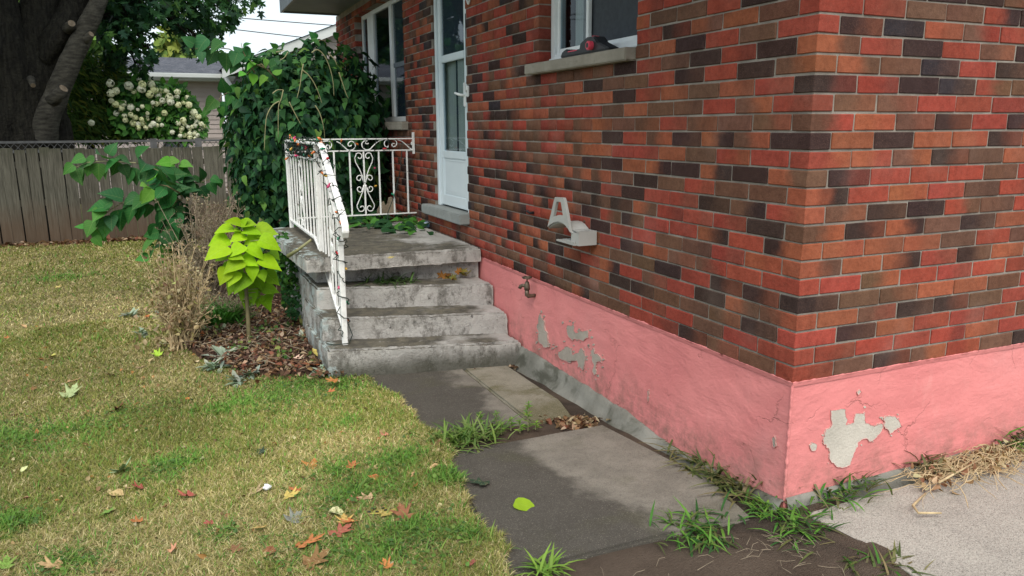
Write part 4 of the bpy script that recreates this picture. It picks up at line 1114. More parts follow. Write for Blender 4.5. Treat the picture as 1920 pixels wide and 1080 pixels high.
# ------------------------------------------------------------------ big maple behind the fence
TY = 12.3
def T(u, v, y=TY): return tuple(PY(u, v, y))
mp = empty('maple_tree', T(58, 350), 'huge dark trunked maple leaning its limbs over the board fence', 'tree')
def limb(name, pts, rads, mat, n=12, par=mp, amp=.05):
    P = [Vector(p) for p in pts]; out = []; rr = []
    for i in range(len(P)-1):
        p0, p1, p2, p3 = P[max(0, i-1)], P[i], P[i+1], P[min(len(P)-1, i+2)]
        for j in range(6):
            t = j/6; out.append(.5*((2*p1)+(p2-p0)*t+(2*p0-5*p1+4*p2-p3)*t*t+(3*p1-p0-3*p2+p3)*t**3)); rr.append(rads[i]+(rads[i+1]-rads[i])*t)
    out.append(P[-1]); rr.append(rads[-1])
    m = MB(); m.tube(out, rr, n)
    m.v = [tuple(Vector(v)+mnoise.noise_vector(Vector(v)*3)*amp*rr[min(len(rr)-1, i//n)]*3+mnoise.noise_vector(Vector(v)*11)*amp*rr[min(len(rr)-1, i//n)]) for i, v in enumerate(m.v)]
    return m.build(name, mat, par, True)
limb('trunk', [T(55, 470), T(55, 340), T(58, 250), T(66, 160), T(74, 80), T(85, -60), T(95, -250)], [.7, .56, .5, .44, .34, .27, .2], MAT['bark'], 16)
limb('limb', [T(40, 270, TY-.1), T(34, 190, TY-.2), T(26, 110, TY-.25), T(14, 20, TY-.2), T(0, -120)], [.34, .30, .22, .17, .13], MAT['bark'])
limb('limb', [T(-15, 330, TY-.1), T(-8, 250, TY-.2), T(-18, 190, TY-.2), T(-60, 90, TY-.3)], [.45, .38, .28, .2], MAT['bark'])
pl = limb('limb', [T(82, 262, TY-.35), T(92, 212, TY-.5), T(116, 155, TY-.55), T(142, 92, TY-.6), T(178, 18, TY-.6), T(215, -70, TY-.5), T(260, -200, TY)], [.19, .185, .165, .15, .13, .11, .09], MAT['bark_pale'])
limb('limb', [T(92, 130), T(106, 90, TY-.2), T(126, 50, TY-.3), T(150, -20, TY-.2), T(170, -150)], [.3, .26, .22, .19, .14], MAT['bark'])
limb('limb', [T(86, 110, TY-.3), T(104, 82, TY-.45), T(132, 48, TY-.5)], [.12, .11, .085], MAT['bark'])
limb('limb', [T(100, 205, TY-.2), T(108, 240, TY-.1), T(112, 330)], [.14, .2, .28], MAT['bark'])
for (q0, q1, r_) in (((98, 190), (119, 166), .075), ((152, 82), (171, 64), .05), ((128, 54), (134, 44), .06), ((58, 148), (62, 160), .04)):
    a_, b_ = Vector(T(*q0, TY-.62)), Vector(T(*q1, TY-.78))
    s = MB().tube([a_, (a_+b_)/2, b_], [r_*1.5, r_*1.15, r_], 10).build('branch_stub', MAT['bark_pale'], mp, True)
    d = (b_-a_).normalized(); MB().tube([b_+d*.001, b_+d*.006], r_*.85, 10).build('cut_face', MAT['cut_wood'], s)
MAP = maple_shape(.12)
clus = [(215, 20, 36), (228, 62, 40), (250, 88, 30), (272, 30, 40), (240, 10, 50), (318, 18, 34), (372, 22, 36), (402, 62, 26), (424, 30, 22), (396, 96, 16), (215, 105, 26), (268, 132, 16), (345, -8, 40), (215, -30, 40), (20, -60, 40), (442, 26, 14), (428, 8, 22), (352, 82, 16), (375, 88, 18), (368, 60, 24), (478, 4, 13), (545, 1, 8), (330, 50, 16), (60, -75, 50), (222, 112, 14), (300, -40, 80), (410, -40, 60), (200, 50, 18), (388, 40, 22), (283, 100, 14)]
P, D, U, L, TN = [], [], [], [], []
tw = MB()
for (u, v, r) in clus:
    n = int(r*r*.072)+12; y = TY+random.uniform(-.3, 1.2)
    c = np.array(PY(u, v, y)); s = r/F_PX*(px_of(c)[2])
    q = rng.normal(0, .44, (n, 3)); q[:, 1] *= 1.3
    p = c+q*s; P.append(p)
    d = rng.normal(0, .55, (n, 3))+np.array([.25, -.15, -.75]); D.append(d)
    U.append(rng.normal(0, .6, (n, 3))+np.array([.1, -.5, .8])); L.append(rng.uniform(.10, .17, n))
    for j in range(4):
        e = p[rng.integers(n)]; st = c+np.array([-.5, .2, .55])*s*1.5
        tw.tube([tuple(st), tuple((st+e)/2+np.array([0, 0, .1])), tuple(e)], [.014, .009, .004], 5)
        e2 = p[rng.integers(n)]; tw.tube([tuple((st+e)/2+np.array([0, 0, .1])), tuple(e2)], [.007, .003], 4)
    base = Vector(T(150 if u > 120 else 40, -60 if u > 120 else -80, TY-.3))
    tw.tube([base, base.lerp(Vector(c), .5)+Vector((0, 0, .35)), Vector(c+np.array([-.5, .2, .55])*s*1.5)], [.05, .03, .015], 6)
P, D, U, L = map(np.concatenate, (P, D, U, L)); n = len(P)
TN = jtint([(.028, .085, .034), (.04, .11, .038), (.016, .05, .026), (.08, .18, .04)], n, .2, [.4, .3, .22, .08])
leaf_mass('crown', MAP, P, D, U, L, TN, MAT['leaf_a'], mp)
tw.build('twigs', MAT['bark'], mp, True)
# the rest of the crown, above the frame and over the back of the lawn
n = 9000
th = rng.uniform(0, 2*math.pi, n); ph = np.arccos(rng.uniform(-1, 1, n)); rr_ = rng.uniform(.55, 1, n)**.5
P = np.stack([-6.4+3.4*rr_*np.sin(ph)*np.cos(th), 10.2+3.6*rr_*np.sin(ph)*np.sin(th), 6.9+2.6*rr_*np.cos(ph)], 1)
u_, v_, z_ = px_of(P); P = P[~((v_ > -30) & (z_ > 0) & (u_ > -30))]; n = len(P)
leaf_mass('crown', MAP, P, rng.normal(0, .6, (n, 3))+[0, 0, -.5], rng.normal(0, .5, (n, 3))+[0, 0, 1], rng.uniform(.25, .4, n), jtint([(.03, .085, .025), (.02, .06, .022)], n), MAT['leaf_a'], mp)

# ------------------------------------------------------------------ shrubs and trees beyond the fence
def blob_mass(name, shape, spots, y, dens, size, cols, mat, parent, dn, un, w=None, yj=.5):
    P = []
    for (u, v, ru, rv) in spots:
        n = int(ru*rv*dens)+5; yy_ = y+rng.uniform(-yj, yj, n)
        t = rng.uniform(0, 2*math.pi, n); r = np.sqrt(rng.uniform(0, 1, n))
        P.append(np.array([PY(u+ru*a*math.cos(b), v+rv*a*math.sin(b), c) for a, b, c in zip(r, t, yy_)]))
    P = np.concatenate(P); n = len(P)
    return leaf_mass(name, shape, P, rng.normal(0, .5, (n, 3))+np.array(dn), rng.normal(0, .5, (n, 3))+np.array(un), rng.uniform(*size, n), jtint(cols, n, .25, w), mat, parent)
jm = empty('feathery_shrub', tuple(PY(170, 300, 13.4)), 'dark feathery leaved shrub between the maple trunk and the white blossoms', 'shrub')
blob_mass('foliage', leaf_shape(LANCE, .1, .3), [(170, 170, 60, 70), (150, 225, 55, 40), (205, 140, 30, 40), (215, 200, 40, 50), (185, 240, 60, 25), (140, 130, 30, 50), (240, 245, 40, 18)], 13.5, .42, (.10, .2), [(.06, .12, .025), (.09, .15, .028), (.18, .20, .035), (.03, .065, .02)], MAT['leaf_matte'], jm, (.6, -.2, -.45), (0, -.7, .6), [.4, .3, .12, .18])
MB().tube([tuple(PY(170, 300, 13.8)), tuple(PY(172, 200, 13.8))], [.08, .03], 7).build('stem', MAT['bark'], jm)
hy_ = empty('hydrangea_bush', tuple(PY(290, 320, 13.)), 'rounded bush covered in creamy white flower heads beyond the fence', 'bush')
blob_mass('foliage', leaf_shape(OVATE_L, .2, .3), [(290, 205, 78, 48), (330, 225, 55, 40), (245, 210, 45, 45), (300, 185, 60, 30), (350, 235, 34, 30), (250, 165, 40, 16)], 13.2, .30, (.10, .17), [(.09, .24, .05), (.13, .32, .06), (.04, .12, .035)], MAT['leaf_a'], hy_, (.1, -.4, -.3), (0, -.5, .8), [.45, .25, .3], yj=.35)
SP = '570,140,32 575,240,32 625,215,30 755,165,36 805,225,22 890,150,30 880,195,34 980,150,32 1010,205,32 965,250,32 1045,260,30 1080,215,28 1130,215,22 1240,225,26 1235,275,22 1340,285,24 1160,280,34 1090,315,26 1170,325,30 995,335,18 1030,345,22 1065,345,20 985,375,18 890,372,18 845,403,14 700,342,32 625,350,28 580,315,22 680,388,24 775,380,28 670,415,16 785,415,18 775,455,22 630,440,24 710,465,22 820,485,24 895,455,20 940,440,16 940,472,14 882,500,20 945,500,14 720,510,22 800,540,28 850,550,22 895,540,24 925,585,20 975,565,20 1000,545,24 1035,560,18 1055,500,24 1085,558,18 1110,437,26 1250,355,26 1300,335,18 1355,355,28 1405,430,30 1390,485,26 1450,475,24 1435,525,22 1480,548,22 1510,570,18 1480,600,26 1300,510,26 1250,540,24 1315,550,18 1345,575,16 1390,575,18 1420,565,22 1285,593,22 1365,605,14 1275,630,14 1365,645,20 1410,640,24 1440,660,20 1310,660,22 1268,665,18 1190,630,20 1365,680,22 1415,690,14 380,535,26 850,585,22'
def blossom(seed):
    rs = np.random.default_rng(seed); n = 60
    d = unit(rs.normal(0, 1, (n, 3))); q = rs.uniform(0, 6.28, n)
    V = []; Fq = []
    t1 = unit(np.cross(d, rs.normal(0, 1, (n, 3)))); t2 = np.cross(d, t1)
    for i in range(n):
        c = d[i]*(.78+.22*rs.random()); s = .36; b = len(V)
        V += [c-t1[i]*s, c-t2[i]*s, c+t1[i]*s, c+t2[i]*s]; Fq.append((b, b+1, b+2, b+3))
    return np_mesh('blossom', np.array(V), np.array(Fq), None)
k = N('cream_petals'); oc = k.n('ObjectInfo').outputs['Color']; k.fin(k.mix(k.ramp(k.noise(40), .3, .7, 0, .3), oc, (.5, .55, .25)), .7, .1)
bl = [blossom(i) for i in range(4)]
for b_ in bl: b_.materials.append(k.m)
for i, s in enumerate(SP.split()):
    u, v, r = map(float, s.split(',')); u, v, r = 100+u/5.333, 130+v/5.333, r/5.333
    p = PY(u, v, 12.75+random.uniform(-.12, .15)); rad = r/F_PX*px_of(p)[2]*1.25
    o = child_at('blossom', bl[i % 4], hy_, Matrix.Translation(p) @ Euler((random.random()*6, random.random()*6, 0)).to_matrix().to_4x4() @ Matrix.Diagonal((rad*1.05, rad, rad*.95, 1)))
    o.color = random.choice([(.80, .80, .50, 1), (.84, .84, .60, 1), (.74, .76, .42, 1), (.86, .86, .70, 1)])
m = MB()
for i in range(7): m.tube([tuple(PY(270+i*8, 320, 13.1)), tuple(PY(250+i*16, 240, 13.1))], [.015, .008], 5)
m.build('stems', MAT['stem'], hy_)
def far_tree(label, u, v, y, spots, cols, size, dens, base_v=330):
    t = empty('deciduous_tree', tuple(PY(u, base_v, y)), label, 'tree', 'trees beyond the neighbouring garden')
    blob_mass('crown', leaf_shape(OVATE_L, .2, .3), spots, y, dens, size, cols, MAT['leaf_matte'], t, (0, -.3, -.5), (0, -.4, .9), yj=1.6)
    MB().tube([tuple(PY(u, base_v, y+.4)), tuple(PY(u, v, y+.4))], [.3, .1], 8).build('trunk', MAT['bark'], t)
far_tree('pale yellow green tree peeping over the neighbouring roof', 322, 90, 33, [(322, 88, 24, 26), (310, 70, 12, 14), (345, 96, 18, 12)], [(.12, .2, .05), (.2, .27, .07), (.24, .28, .06)], (.3, .5), .5)
far_tree('bright green tree seen through the forks of the maple', 60, 120, 25, [(0, 120, 60, 90), (110, 40, 90, 70), (150, 110, 50, 60), (60, 190, 120, 60)], [(.07, .15, .03), (.11, .2, .045), (.16, .25, .06), (.05, .10, .025)], (.25, .42), .28)

# ------------------------------------------------------------------ weeping mulberry beside the porch
MC = np.array([-.78, 6.35]); 
mul = empty('weeping_mulberry', (MC[0], MC[1], -.67), 'dome of dark green weeping mulberry hanging beside the porch and window', 'tree')
def dome(n, inner=False):
    th = rng.uniform(0, 2*math.pi, n); t = rng.uniform(0, 1, n)
    cap = t < .46
    ph = np.where(cap, np.arccos(1-rng.uniform(0, 1, n)), math.pi/2)
    bump = .86+.22*vnoise(th*2.2, t*6, 1.0, 5)+.12*vnoise(th*6, t*14, 1., 6)
    sh = rng.uniform(.55, .9, n) if inner else rng.uniform(.86, 1.04, n)
    zz = np.where(cap, .95+.92*np.cos(ph)*bump*sh, .95-1.42*rng.uniform(0, 1, n)**1.1)
    low = np.clip((.95-zz)/1.4, 0, 1)
    rad = np.where(cap, np.sin(ph), 1-.08*low)*bump*sh
    p = np.stack([MC[0]+.83*rad*np.cos(th), MC[1]+.85*rad*np.sin(th), zz], 1)
    out = np.stack([np.cos(th)*np.sin(ph), np.sin(th)*np.sin(ph), np.cos(ph)], 1)
    return p, out
# leaves hang along weeping shoots that run down over the dome
P, O, ST = [], [], []
for s_ in range(330):
    th = rng.uniform(0, 2*math.pi); ph0 = math.acos(rng.uniform(-.1, 1)); off = rng.uniform(.72, 1.06) if rng.random() < .75 else rng.uniform(1.0, 1.13)
    h = rng.uniform(.5, 1.7); stp = .048; pos = None; prev = None; drift = rng.normal(0, .25)
    ph = ph0; z = None; t = 0.
    while t < h:
        th2 = th+drift*t; bump = .88+.2*vnoise(np.array([th2*2.2]), np.array([ph*2.]), 1., 5)[0]
        if z is None and ph < math.pi/2:
            q = np.array([MC[0]+.80*off*bump*math.sin(ph)*math.cos(th2), MC[1]+.82*off*bump*math.sin(ph)*math.sin(th2), .95+.90*off*bump*math.cos(ph)])
            o_ = np.array([math.sin(ph)*math.cos(th2), math.sin(ph)*math.sin(th2), math.cos(ph)]); ph += stp/.88
            if ph >= math.pi/2: z = q[2]
        else:
            z = (.95 if z is None else z)-stp; low_ = max(0, min(1, (.95-z)/1.4))
            rr2 = off*bump*(1-.10*low_+.05*math.sin(z*6+s_))
            q = np.array([MC[0]+.80*rr2*math.cos(th2), MC[1]+.82*rr2*math.sin(th2), z]); o_ = np.array([math.cos(th2), math.sin(th2), 0])
            if z < -.45: break
        P.append(q+rng.normal(0, .022, 3)); O.append(o_); t += stp
P, O = np.array(P), np.array(O)
p2_, o2_ = dome(3400, True); p1_ = P
P = np.vstack([P, p2_]); O = np.vstack([O, o2_])
keep = P[:, 0] < -.04; P, O = P[keep], O[keep]
n = len(P)
D = O*.45+rng.normal(0, .55, (n, 3))+np.array([0, 0, -.8]); U = O+rng.normal(0, .35, (n, 3))+np.array([0, 0, .25])
L = rng.uniform(.05, .135, n)
TN = jtint([(.020, .072, .030), (.030, .10, .036), (.010, .04, .022), (.055, .15, .042), (.11, .22, .045)], n, .28, [.33, .27, .2, .16, .04])
front = ((O@TOCAM) > .2)*rng.random(n)*(np.arange(n) < len(p1_)*.95)
idx = np.argsort(-front)[:300]; rest = np.setdiff1d(np.arange(n), idx)
leaf_mass('foliage', leaf_shape([(-.02, .12), (.14, .31), (.4, .29), (.7, .16), (1, .01)], .3, .35), P[rest], D[rest], U[rest], L[rest], TN[rest], MAT['leaf_a'], mul)
slim = [leaf_me('slim%d' % i_, leaf_shape([(-.03, .12), (.05, .24), (.2, .33), (.45, .29), (.72, .15), (1, .008)], f_, d_, wob=.015), MAT['leaf_o']) for i_, (f_, d_) in enumerate([(.25, .25), (.4, .4), (.15, .15)])]
for q in idx: leaf_obj(slim[q % 3], P[q]+O[q]*.02, D[q], U[q], L[q]*1.12, TN[q]*1.12, mul)
m = MB(); m.tube([(MC[0], MC[1], -.7), (MC[0]+.05, MC[1], .4), (MC[0]-.02, MC[1], 1.5)], [.07, .055, .045], 9); m.build('trunk', MAT['bark_pale'], mul, True)
def arch(pxs, y, r0=.007, r1=.003, par=None, nm='branch', mt='stem_pale'):
    pts = [Vector(PY(400+x/4.5, 60+v/4.5, y)) for x, v in pxs]; out = []
    for i in range(len(pts)-1):
        a0, a1, a2, a3 = pts[max(0, i-1)], pts[i], pts[i+1], pts[min(len(pts)-1, i+2)]
        for j in range(5):
            t = j/5; out.append(.5*((2*a1)+(a2-a0)*t+(2*a0-5*a1+4*a2-a3)*t*t+(3*a1-a0-3*a2+a3)*t**3))
    out.append(pts[-1]); n_ = len(out); m = MB(); m.tube(out, [r0+(r1-r0)*i/(n_-1) for i in range(n_)], 5); return m.build(nm, MAT[mt], par or mul, True)
for pth in ([(830, 175), (880, 150), (940, 205), (985, 310), (1010, 420), (1018, 540)], [(750, 320), (800, 360), (850, 430), (890, 520), (915, 600)], [(760, 270), (745, 350), (730, 460), (705, 560)], [(590, 490), (575, 560), (550, 640), (548, 890)], [(555, 585), (500, 620), (455, 700), (440, 800), (430, 1000)], [(500, 520), (540, 490), (590, 488)], [(970, 180), (1020, 230), (1045, 280)], [(1060, 340), (1090, 430), (1120, 520), (1140, 560)], [(640, 590), (690, 690), (760, 820)], [(530, 170), (600, 155)], [(630, 170), (600, 215), (560, 240)], [(860, 620), (900, 690), (930, 800), (940, 900)]):
    arch(pth, 5.50)
# longer shoots reaching out to the left of the dome
def shoot(pts, n, ln, cols, par, y, r=.008, mt='stem', droop=.7):
    C3 = [Vector(PY(u, v, y+dy)) for (u, v, *q) in pts for dy in [q[0] if q else 0]]
    m = MB(); k_ = len(C3); m.tube(C3, [r*(1-.7*i/(k_-1)) for i in range(k_)], 6); m.build('branch', MAT[mt], par, True)
    Ls = [0]
    for i in range(k_-1): Ls.append(Ls[-1]+(C3[i+1]-C3[i]).length)
    for i in range(n):
        d = Ls[-1]*(i+.6)/n; j = min(max(q for q in range(k_) if Ls[q] <= d), k_-2)
        c = C3[j].lerp(C3[j+1], (d-Ls[j])/(Ls[j+1]-Ls[j])); t = (C3[j+1]-C3[j]).normalized()
        s = Vector((0, -1, 0)).cross(t); s = s*(1 if i % 2 else -1)
        dr = t*random.uniform(.1, .6)+s*random.uniform(.1, 1.1)+Vector((random.uniform(-.5, .5), random.uniform(-.7, .3), -droop*random.uniform(.4, 1.5)))
        up = Vector((random.uniform(-.6, .6), random.uniform(-1., -.2), random.uniform(.2, 1.)))
        f = i/(n-1) if n > 1 else 0
        col = cols[0] if f < .72 else cols[1]; col = tuple(x*random.uniform(.8, 1.2) for x in col)
        l_ = random.uniform(*ln)*(1 if f < .85 else .75)
        pet = c+(s*random.uniform(.3, 1.)+t*.4).normalized()*random.uniform(.02, .07)+Vector((0, random.uniform(-.06, .04), random.uniform(-.03, .02)))
        leaf_obj(random.choice(hearts), np.array(pet), np.array(dr), np.array(up), l_, col, par)
g1, g2 = (.03, .125, .035), (.12, .30, .04)
shoot([(520, 140), (470, 115), (430, 92), (395, 88), (365, 92)], 13, (.13, .2), (g1, (.035, .14, .05)), mul, 6.0)
shoot([(470, 190), (435, 170), (415, 180), (402, 205)], 9, (.11, .17), (g1, (.05, .15, .03)), mul, 6.0)
shoot([(480, 140), (466, 118), (455, 95), (452, 80)], 5, (.08, .12), (g1, g1), mul, 6.0, droop=.1)
shoot([(520, 150), (490, 120), (478, 125), (462, 140)], 7, (.08, .13), (g2, g2), mul, 5.7)
shoot([(560, 120), (600, 75), (640, 82)], 7, (.08, .12), (g1, g1), mul, 6.3, droop=.2)

# ------------------------------------------------------------------ mulberry sapling sprawling over the lawn
sp = empty('mulberry_sapling', tuple(GP(352, 520)), 'sprawling young mulberry with broad heart shaped leaves in front of the fence', 'sapling')
z4 = lambda lst: [(120+x/4.5, 260+v/4.5) for x, v in lst]
SY = 6.3
m = MB(); m.tube([tuple(GP(352, 520)), tuple(PY(345, 440, SY)), tuple(PY(338, 380, SY))], [.018, .014, .01], 7); m.build('stem', MAT['stem'], sp, True)
shoot(z4([(1000, 500), (940, 380), (850, 295), (740, 245), (620, 205), (480, 195), (340, 190), (200, 200), (90, 245)]), 30, (.12, .21), (g1, (.045, .16, .035)), sp, SY-.1, mt='stem_pale')
shoot(z4([(1000, 520), (880, 490), (740, 498), (600, 515), (480, 545), (390, 600), (310, 670), (260, 740), (215, 800)]), 28, (.12, .21), (g1, (.06, .20, .04)), sp, SY-.25, mt='stem_pale')
shoot(z4([(940, 420), (1040, 370), (1150, 370), (1290, 325)]), 9, (.12, .18), ((.022, .09, .03), g1), sp, SY+.1)
shoot(z4([(1000, 420), (960, 330), (945, 250), (970, 180)]), 14, (.12, .18), (g1, (.10, .26, .04)), sp, SY)
shoot(z4([(950, 520), (890, 600), (850, 700), (800, 850), (750, 960)]), 17, (.13, .19), (g1, (.06, .2, .04)), sp, SY-.35)
shoot(z4([(980, 460), (870, 400), (760, 380), (690, 400)]), 14, (.13, .18), (g1, (.16, .36, .05)), sp, SY-.45)
shoot(z4([(1000, 600), (960, 720), (920, 820), (880, 950)]), 12, (.13, .19), ((.015, .06, .022), g1), sp, SY-.1)
shoot(z4([(1000, 500), (940, 560), (1000, 650), (1010, 800)]), 12, (.13, .19), ((.015, .06, .022), (.015, .06, .022)), sp, SY+.15)

# ------------------------------------------------------------------ lime green plant with heart leaves
lp = empty('lime_catalpa', tuple(GP(470, 652)), 'bright lime green heart leaved young plant in the mulch bed beside the steps', 'plant')
LY = 4.0
z5 = lambda x, v, y=LY: PY(260+x/3.374, 380+v/3.374, y)
m = MB(); m.tube([tuple(GP(468, 652)), tuple(z5(690, 700)), tuple(z5(672, 420)), tuple(z5(650, 170))], [.02, .017, .011, .005], 7); m.build('stem', MAT['stem'], lp, True)
LV = '655,140,552,104 655,135,742,122 650,150,690,92 600,165,478,172 665,178,778,178 745,170,888,192 665,205,572,238 640,180,615,160 560,225,437,265 770,200,660,258 770,235,912,285 655,270,575,335 555,280,418,345 690,285,820,350 640,320,560,370 580,335,683,350 650,365,528,432 655,350,762,395 770,360,905,410 710,400,732,500 560,420,508,530 620,440,555,535 690,470,600,555 770,430,800,505 800,445,908,525 660,500,640,560 700,540,730,652 790,540,905,562 780,600,860,688 770,590,745,665 640,440,585,540 700,470,680,590 735,450,790,560 680,520,640,625 620,480,560,570 740,520,760,610 660,400,625,470 600,390,530,470 830,310,902,365 690,620,672,672 700,330,640,350 545,330,470,372 640,470,610,540 820,560,850,600'
for i, s in enumerate(LV.split()):
    x0, y0_, x1, y1_ = map(float, s.split(','))
    dep = LY+(.12 if i > 25 else 0)-.05*random.random()-(.10 if 9 < i < 24 else 0)
    a_ = z5(x0, y0_, dep); b_ = z5(x1, y1_, dep-.05)
    up = np.array([random.uniform(-.38, .38), random.uniform(-.85, -.4), random.uniform(.55, .9)])
    col = (.33, .56, .012) if i < 22 else (.20, .40, .012)
    jj = random.uniform(.68, 1.08); col = tuple(c*jj*random.uniform(.94, 1.06) for c in col)
    ln = np.linalg.norm(b_-a_)
    leaf_obj(hearts[i % 3], a_, b_-a_+np.array([0, -.02, -.0]), up, max(ln, .085)*random.uniform(.88, 1.1), col, lp)
    st = z5(660+(x0-660)*.1, y0_+12, LY)
    MB().tube([tuple(st), tuple(a_)], [.004, .003], 4).build('leaf_stalk', MAT['stem_pale'], lp)
# ------------------------------------------------------------------ mulch bed
BED = np.array([xy(635, 706), xy(560, 708), xy(470, 705), xy(425, 690), xy(375, 672), xy(335, 645), xy(350, 570), xy(385, 500), (-1.9, 8.0), (-.2, 8.4), (-.2, 5.3), (-1.28, 5.3), (-1.28, 3.1)])
def in_poly(px, py, poly):
    c = np.zeros(len(px), bool); n = len(poly)
    for i in range(n):
        (x1, y1), (x2, y2) = poly[i], poly[(i+1) % n]
        with np.errstate(divide='ignore', invalid='ignore'):
            c ^= ((y1 > py) != (y2 > py)) & (px < (x2-x1)*(py-y1)/(y2-y1+1e-12)+x1)
    return c
X, Y = np.meshgrid(np.linspace(-2.7, -.05, 90), np.linspace(2.9, 8.6, 130)); fx, fy = X.ravel(), Y.ravel()
ins = in_poly(fx, fy, BED)
Zb = np.where(ins, lawn_z(fx, fy)+.018+.03*vnoise(fx, fy, 5, 8), lawn_z(fx, fy)-.03)
i = np.arange(90*130).reshape(130, 90)
link('planting_bed', np_mesh('planting_bed', np.stack([fx, fy, Zb], 1), np.stack([i[:-1, :-1], i[:-1, 1:], i[1:, 1:], i[1:, :-1]], -1).reshape(-1, 4), MAT['mulch_bed'], smooth=True))['kind'] = 'structure'
def bed_z(x, y): return lawn_z(x, y)+.018+.03*vnoise(x, y, 5, 8)
def scatter(n, poly, x0, x1, y0, y1):
    px, py = rng.uniform(x0, x1, n), rng.uniform(y0, y1, n); k_ = in_poly(px, py, poly); return px[k_], py[k_]
k = N('bark_chips'); MAT['chips'] = k.fin(k.attr('tint'), .9, .1)
px, py = scatter(9000, BED, -2.6, -1.2, 2.95, 5.5); n = len(px)
chip = (np.array([(0, -.22, 0), (1, -.16, .05), (1, .14, .0), (0, .2, .04), (.5, 0, .12)], float), np.array([(0, 1, 4), (1, 2, 4), (2, 3, 4), (3, 0, 4)]))
o = leaf_mass('mulch_chips', chip, np.stack([px, py, bed_z(px, py)+rng.uniform(0, .015, n)], 1), rng.normal(0, 1, (n, 3))*[1, 1, .3], rng.normal(0, .4, (n, 3))+[0, 0, 1], rng.uniform(.018, .055, n), jtint([(.085, .048, .034), (.055, .034, .026), (.15, .10, .07), (.24, .18, .13)], n, .3, [.40, .34, .17, .09]), MAT['chips'], smooth=False)
tag(o, 'red brown bark mulch chips covering the bed beside the steps', 'mulch', kind='stuff')

# dried plants in the bed
def dry_plant(name, label, base, tips, mt, nb, seed, r=.0035, heads=(.011, .018)):
    rr = random.Random(seed); t = empty(name, tuple(base), label, 'plant'); st = MB(); hd = []
    for q in tips:
        b = Vector(base)+Vector((rr.uniform(-.08, .08), rr.uniform(-.08, .08), 0)); e = Vector(q)
        mid = b.lerp(e, .5)+Vector((rr.uniform(-.05, .05), rr.uniform(-.05, .05), .05))
        pts = [b, b.lerp(mid, .5)+Vector((0, 0, .02)), mid, mid.lerp(e, .55), e]; st.tube(pts, [r, r*.9, r*.75, r*.55, r*.4], 5)
        hd.append((e, 1))
        for j in range(nb):
            s = pts[2].lerp(e, rr.uniform(-.5, .9)); d = Vector((rr.uniform(-1, 1), rr.uniform(-1, 1), rr.uniform(.2, 1.2))).normalized()*rr.uniform(.04, .13)
            st.tube([s, s+d*.5+Vector((0, 0, .01)), s+d], [r*.5, r*.4, r*.3], 4); hd.append((s+d, .8))
    st.build('stalks', MAT[mt], t)
    n = len(hd)*5
    P_ = np.repeat(np.array([h[0] for h in hd]), 5, 0)+rng.normal(0, .006, (n, 3))
    leaf_mass('seed_heads', leaf_shape(OVATE_L, .4, .2), P_, rng.normal(0, .7, (n, 3))+[0, 0, .6], rng.normal(0, 1, (n, 3)), rng.uniform(*heads, n), jtint([(.40, .31, .19), (.30, .22, .14), (.5, .42, .28)] if mt == 'straw' else [(.24, .19, .13), (.17, .13, .10), (.3, .26, .19)], n), MAT['leaf_matte'], t)
    return t
rr = random.Random(5)
b = GP(338, 655)
dp_ = dry_plant('dried_plant', 'pale straw coloured dead plant at the lawn edge of the bed', b, [PY(rr.gauss(335, 30), rr.uniform(455, 610), b[1]+rr.uniform(-.2, .3)) for _ in range(85)], 'straw', 6, 3, .0042, (.014, .024))
n = 700; q = rng.normal(0, 1, (n, 3))*[.11, .11, .2]+np.array(b)+[0, .02, .28]
leaf_mass('withered_leaves', leaf_shape(OVATE_L, .5, .5), q, rng.normal(0, 1, (n, 3))+[0, 0, -.5], rng.normal(0, 1, (n, 3)), rng.uniform(.025, .05, n), jtint([(.42, .35, .2), (.33, .25, .15), (.36, .34, .14), (.25, .17, .1)], n), MAT['leaf_matte'], dp_)
b = GP(392, 575)
dry_plant('dried_plant', 'grey brown dead bushy plant standing behind the lime green plant', b, [PY(rr.gauss(395, 42), rr.uniform(362, 500), b[1]+rr.uniform(-.35, .3)) for _ in range(110)], 'straw_grey', 8, 4, .0042, (.014, .024))
b = GP(442, 600)
dry_plant('dried_plant', 'low grey dead twigs at the foot of the lime green plant', b, [PY(rr.gauss(448, 42), rr.uniform(545, 640), b[1]+rr.uniform(-.5, .2)) for _ in range(75)], 'straw_grey', 4, 6, .0025)

# green filler plants in the bed
def tuft(name, label, cat, p, n, ln, cols, spread=.5, width='LANCE', mat='leaf_a', rad=.05, group=None, upw=.8, shape=None):
    t = empty(name, tuple(p), label, cat, group)
    q = np.tile(p, (n, 1))+np.stack([rng.normal(0, rad, n), rng.normal(0, rad, n), np.zeros(n)], 1)
    a = rng.uniform(0, 2*math.pi, n); s = rng.uniform(.1, spread, n)
    d = np.stack([np.cos(a)*s, np.sin(a)*s, np.full(n, upw)], 1); u_ = np.stack([-np.cos(a)*.5, -np.sin(a)*.5, np.full(n, .9)], 1)
    leaf_mass('blades', shape or leaf_shape(BLADE, .3, .55), q, d, u_, rng.uniform(*ln, n), jtint(cols, n, .2), MAT[mat], t, kind='stuff')
    return t
BLADE = [(0, .035), (.25, .05), (.55, .04), (.8, .022), (1, .002)]
BROAD = [(0, .03), (.25, .055), (.55, .06), (.8, .035), (1, .003)]
green = [(.06, .17, .03), (.10, .25, .035), (.045, .12, .035), (.14, .28, .05)]
tuft('grass_tussock', 'soft bright green grass tussock between the dried plants', 'grass', GP(408, 612), 420, (.14, .28), [(.05, .16, .03), (.07, .2, .035)], .55, rad=.09)
leafy = leaf_shape(OVATE_L, .2, .3)
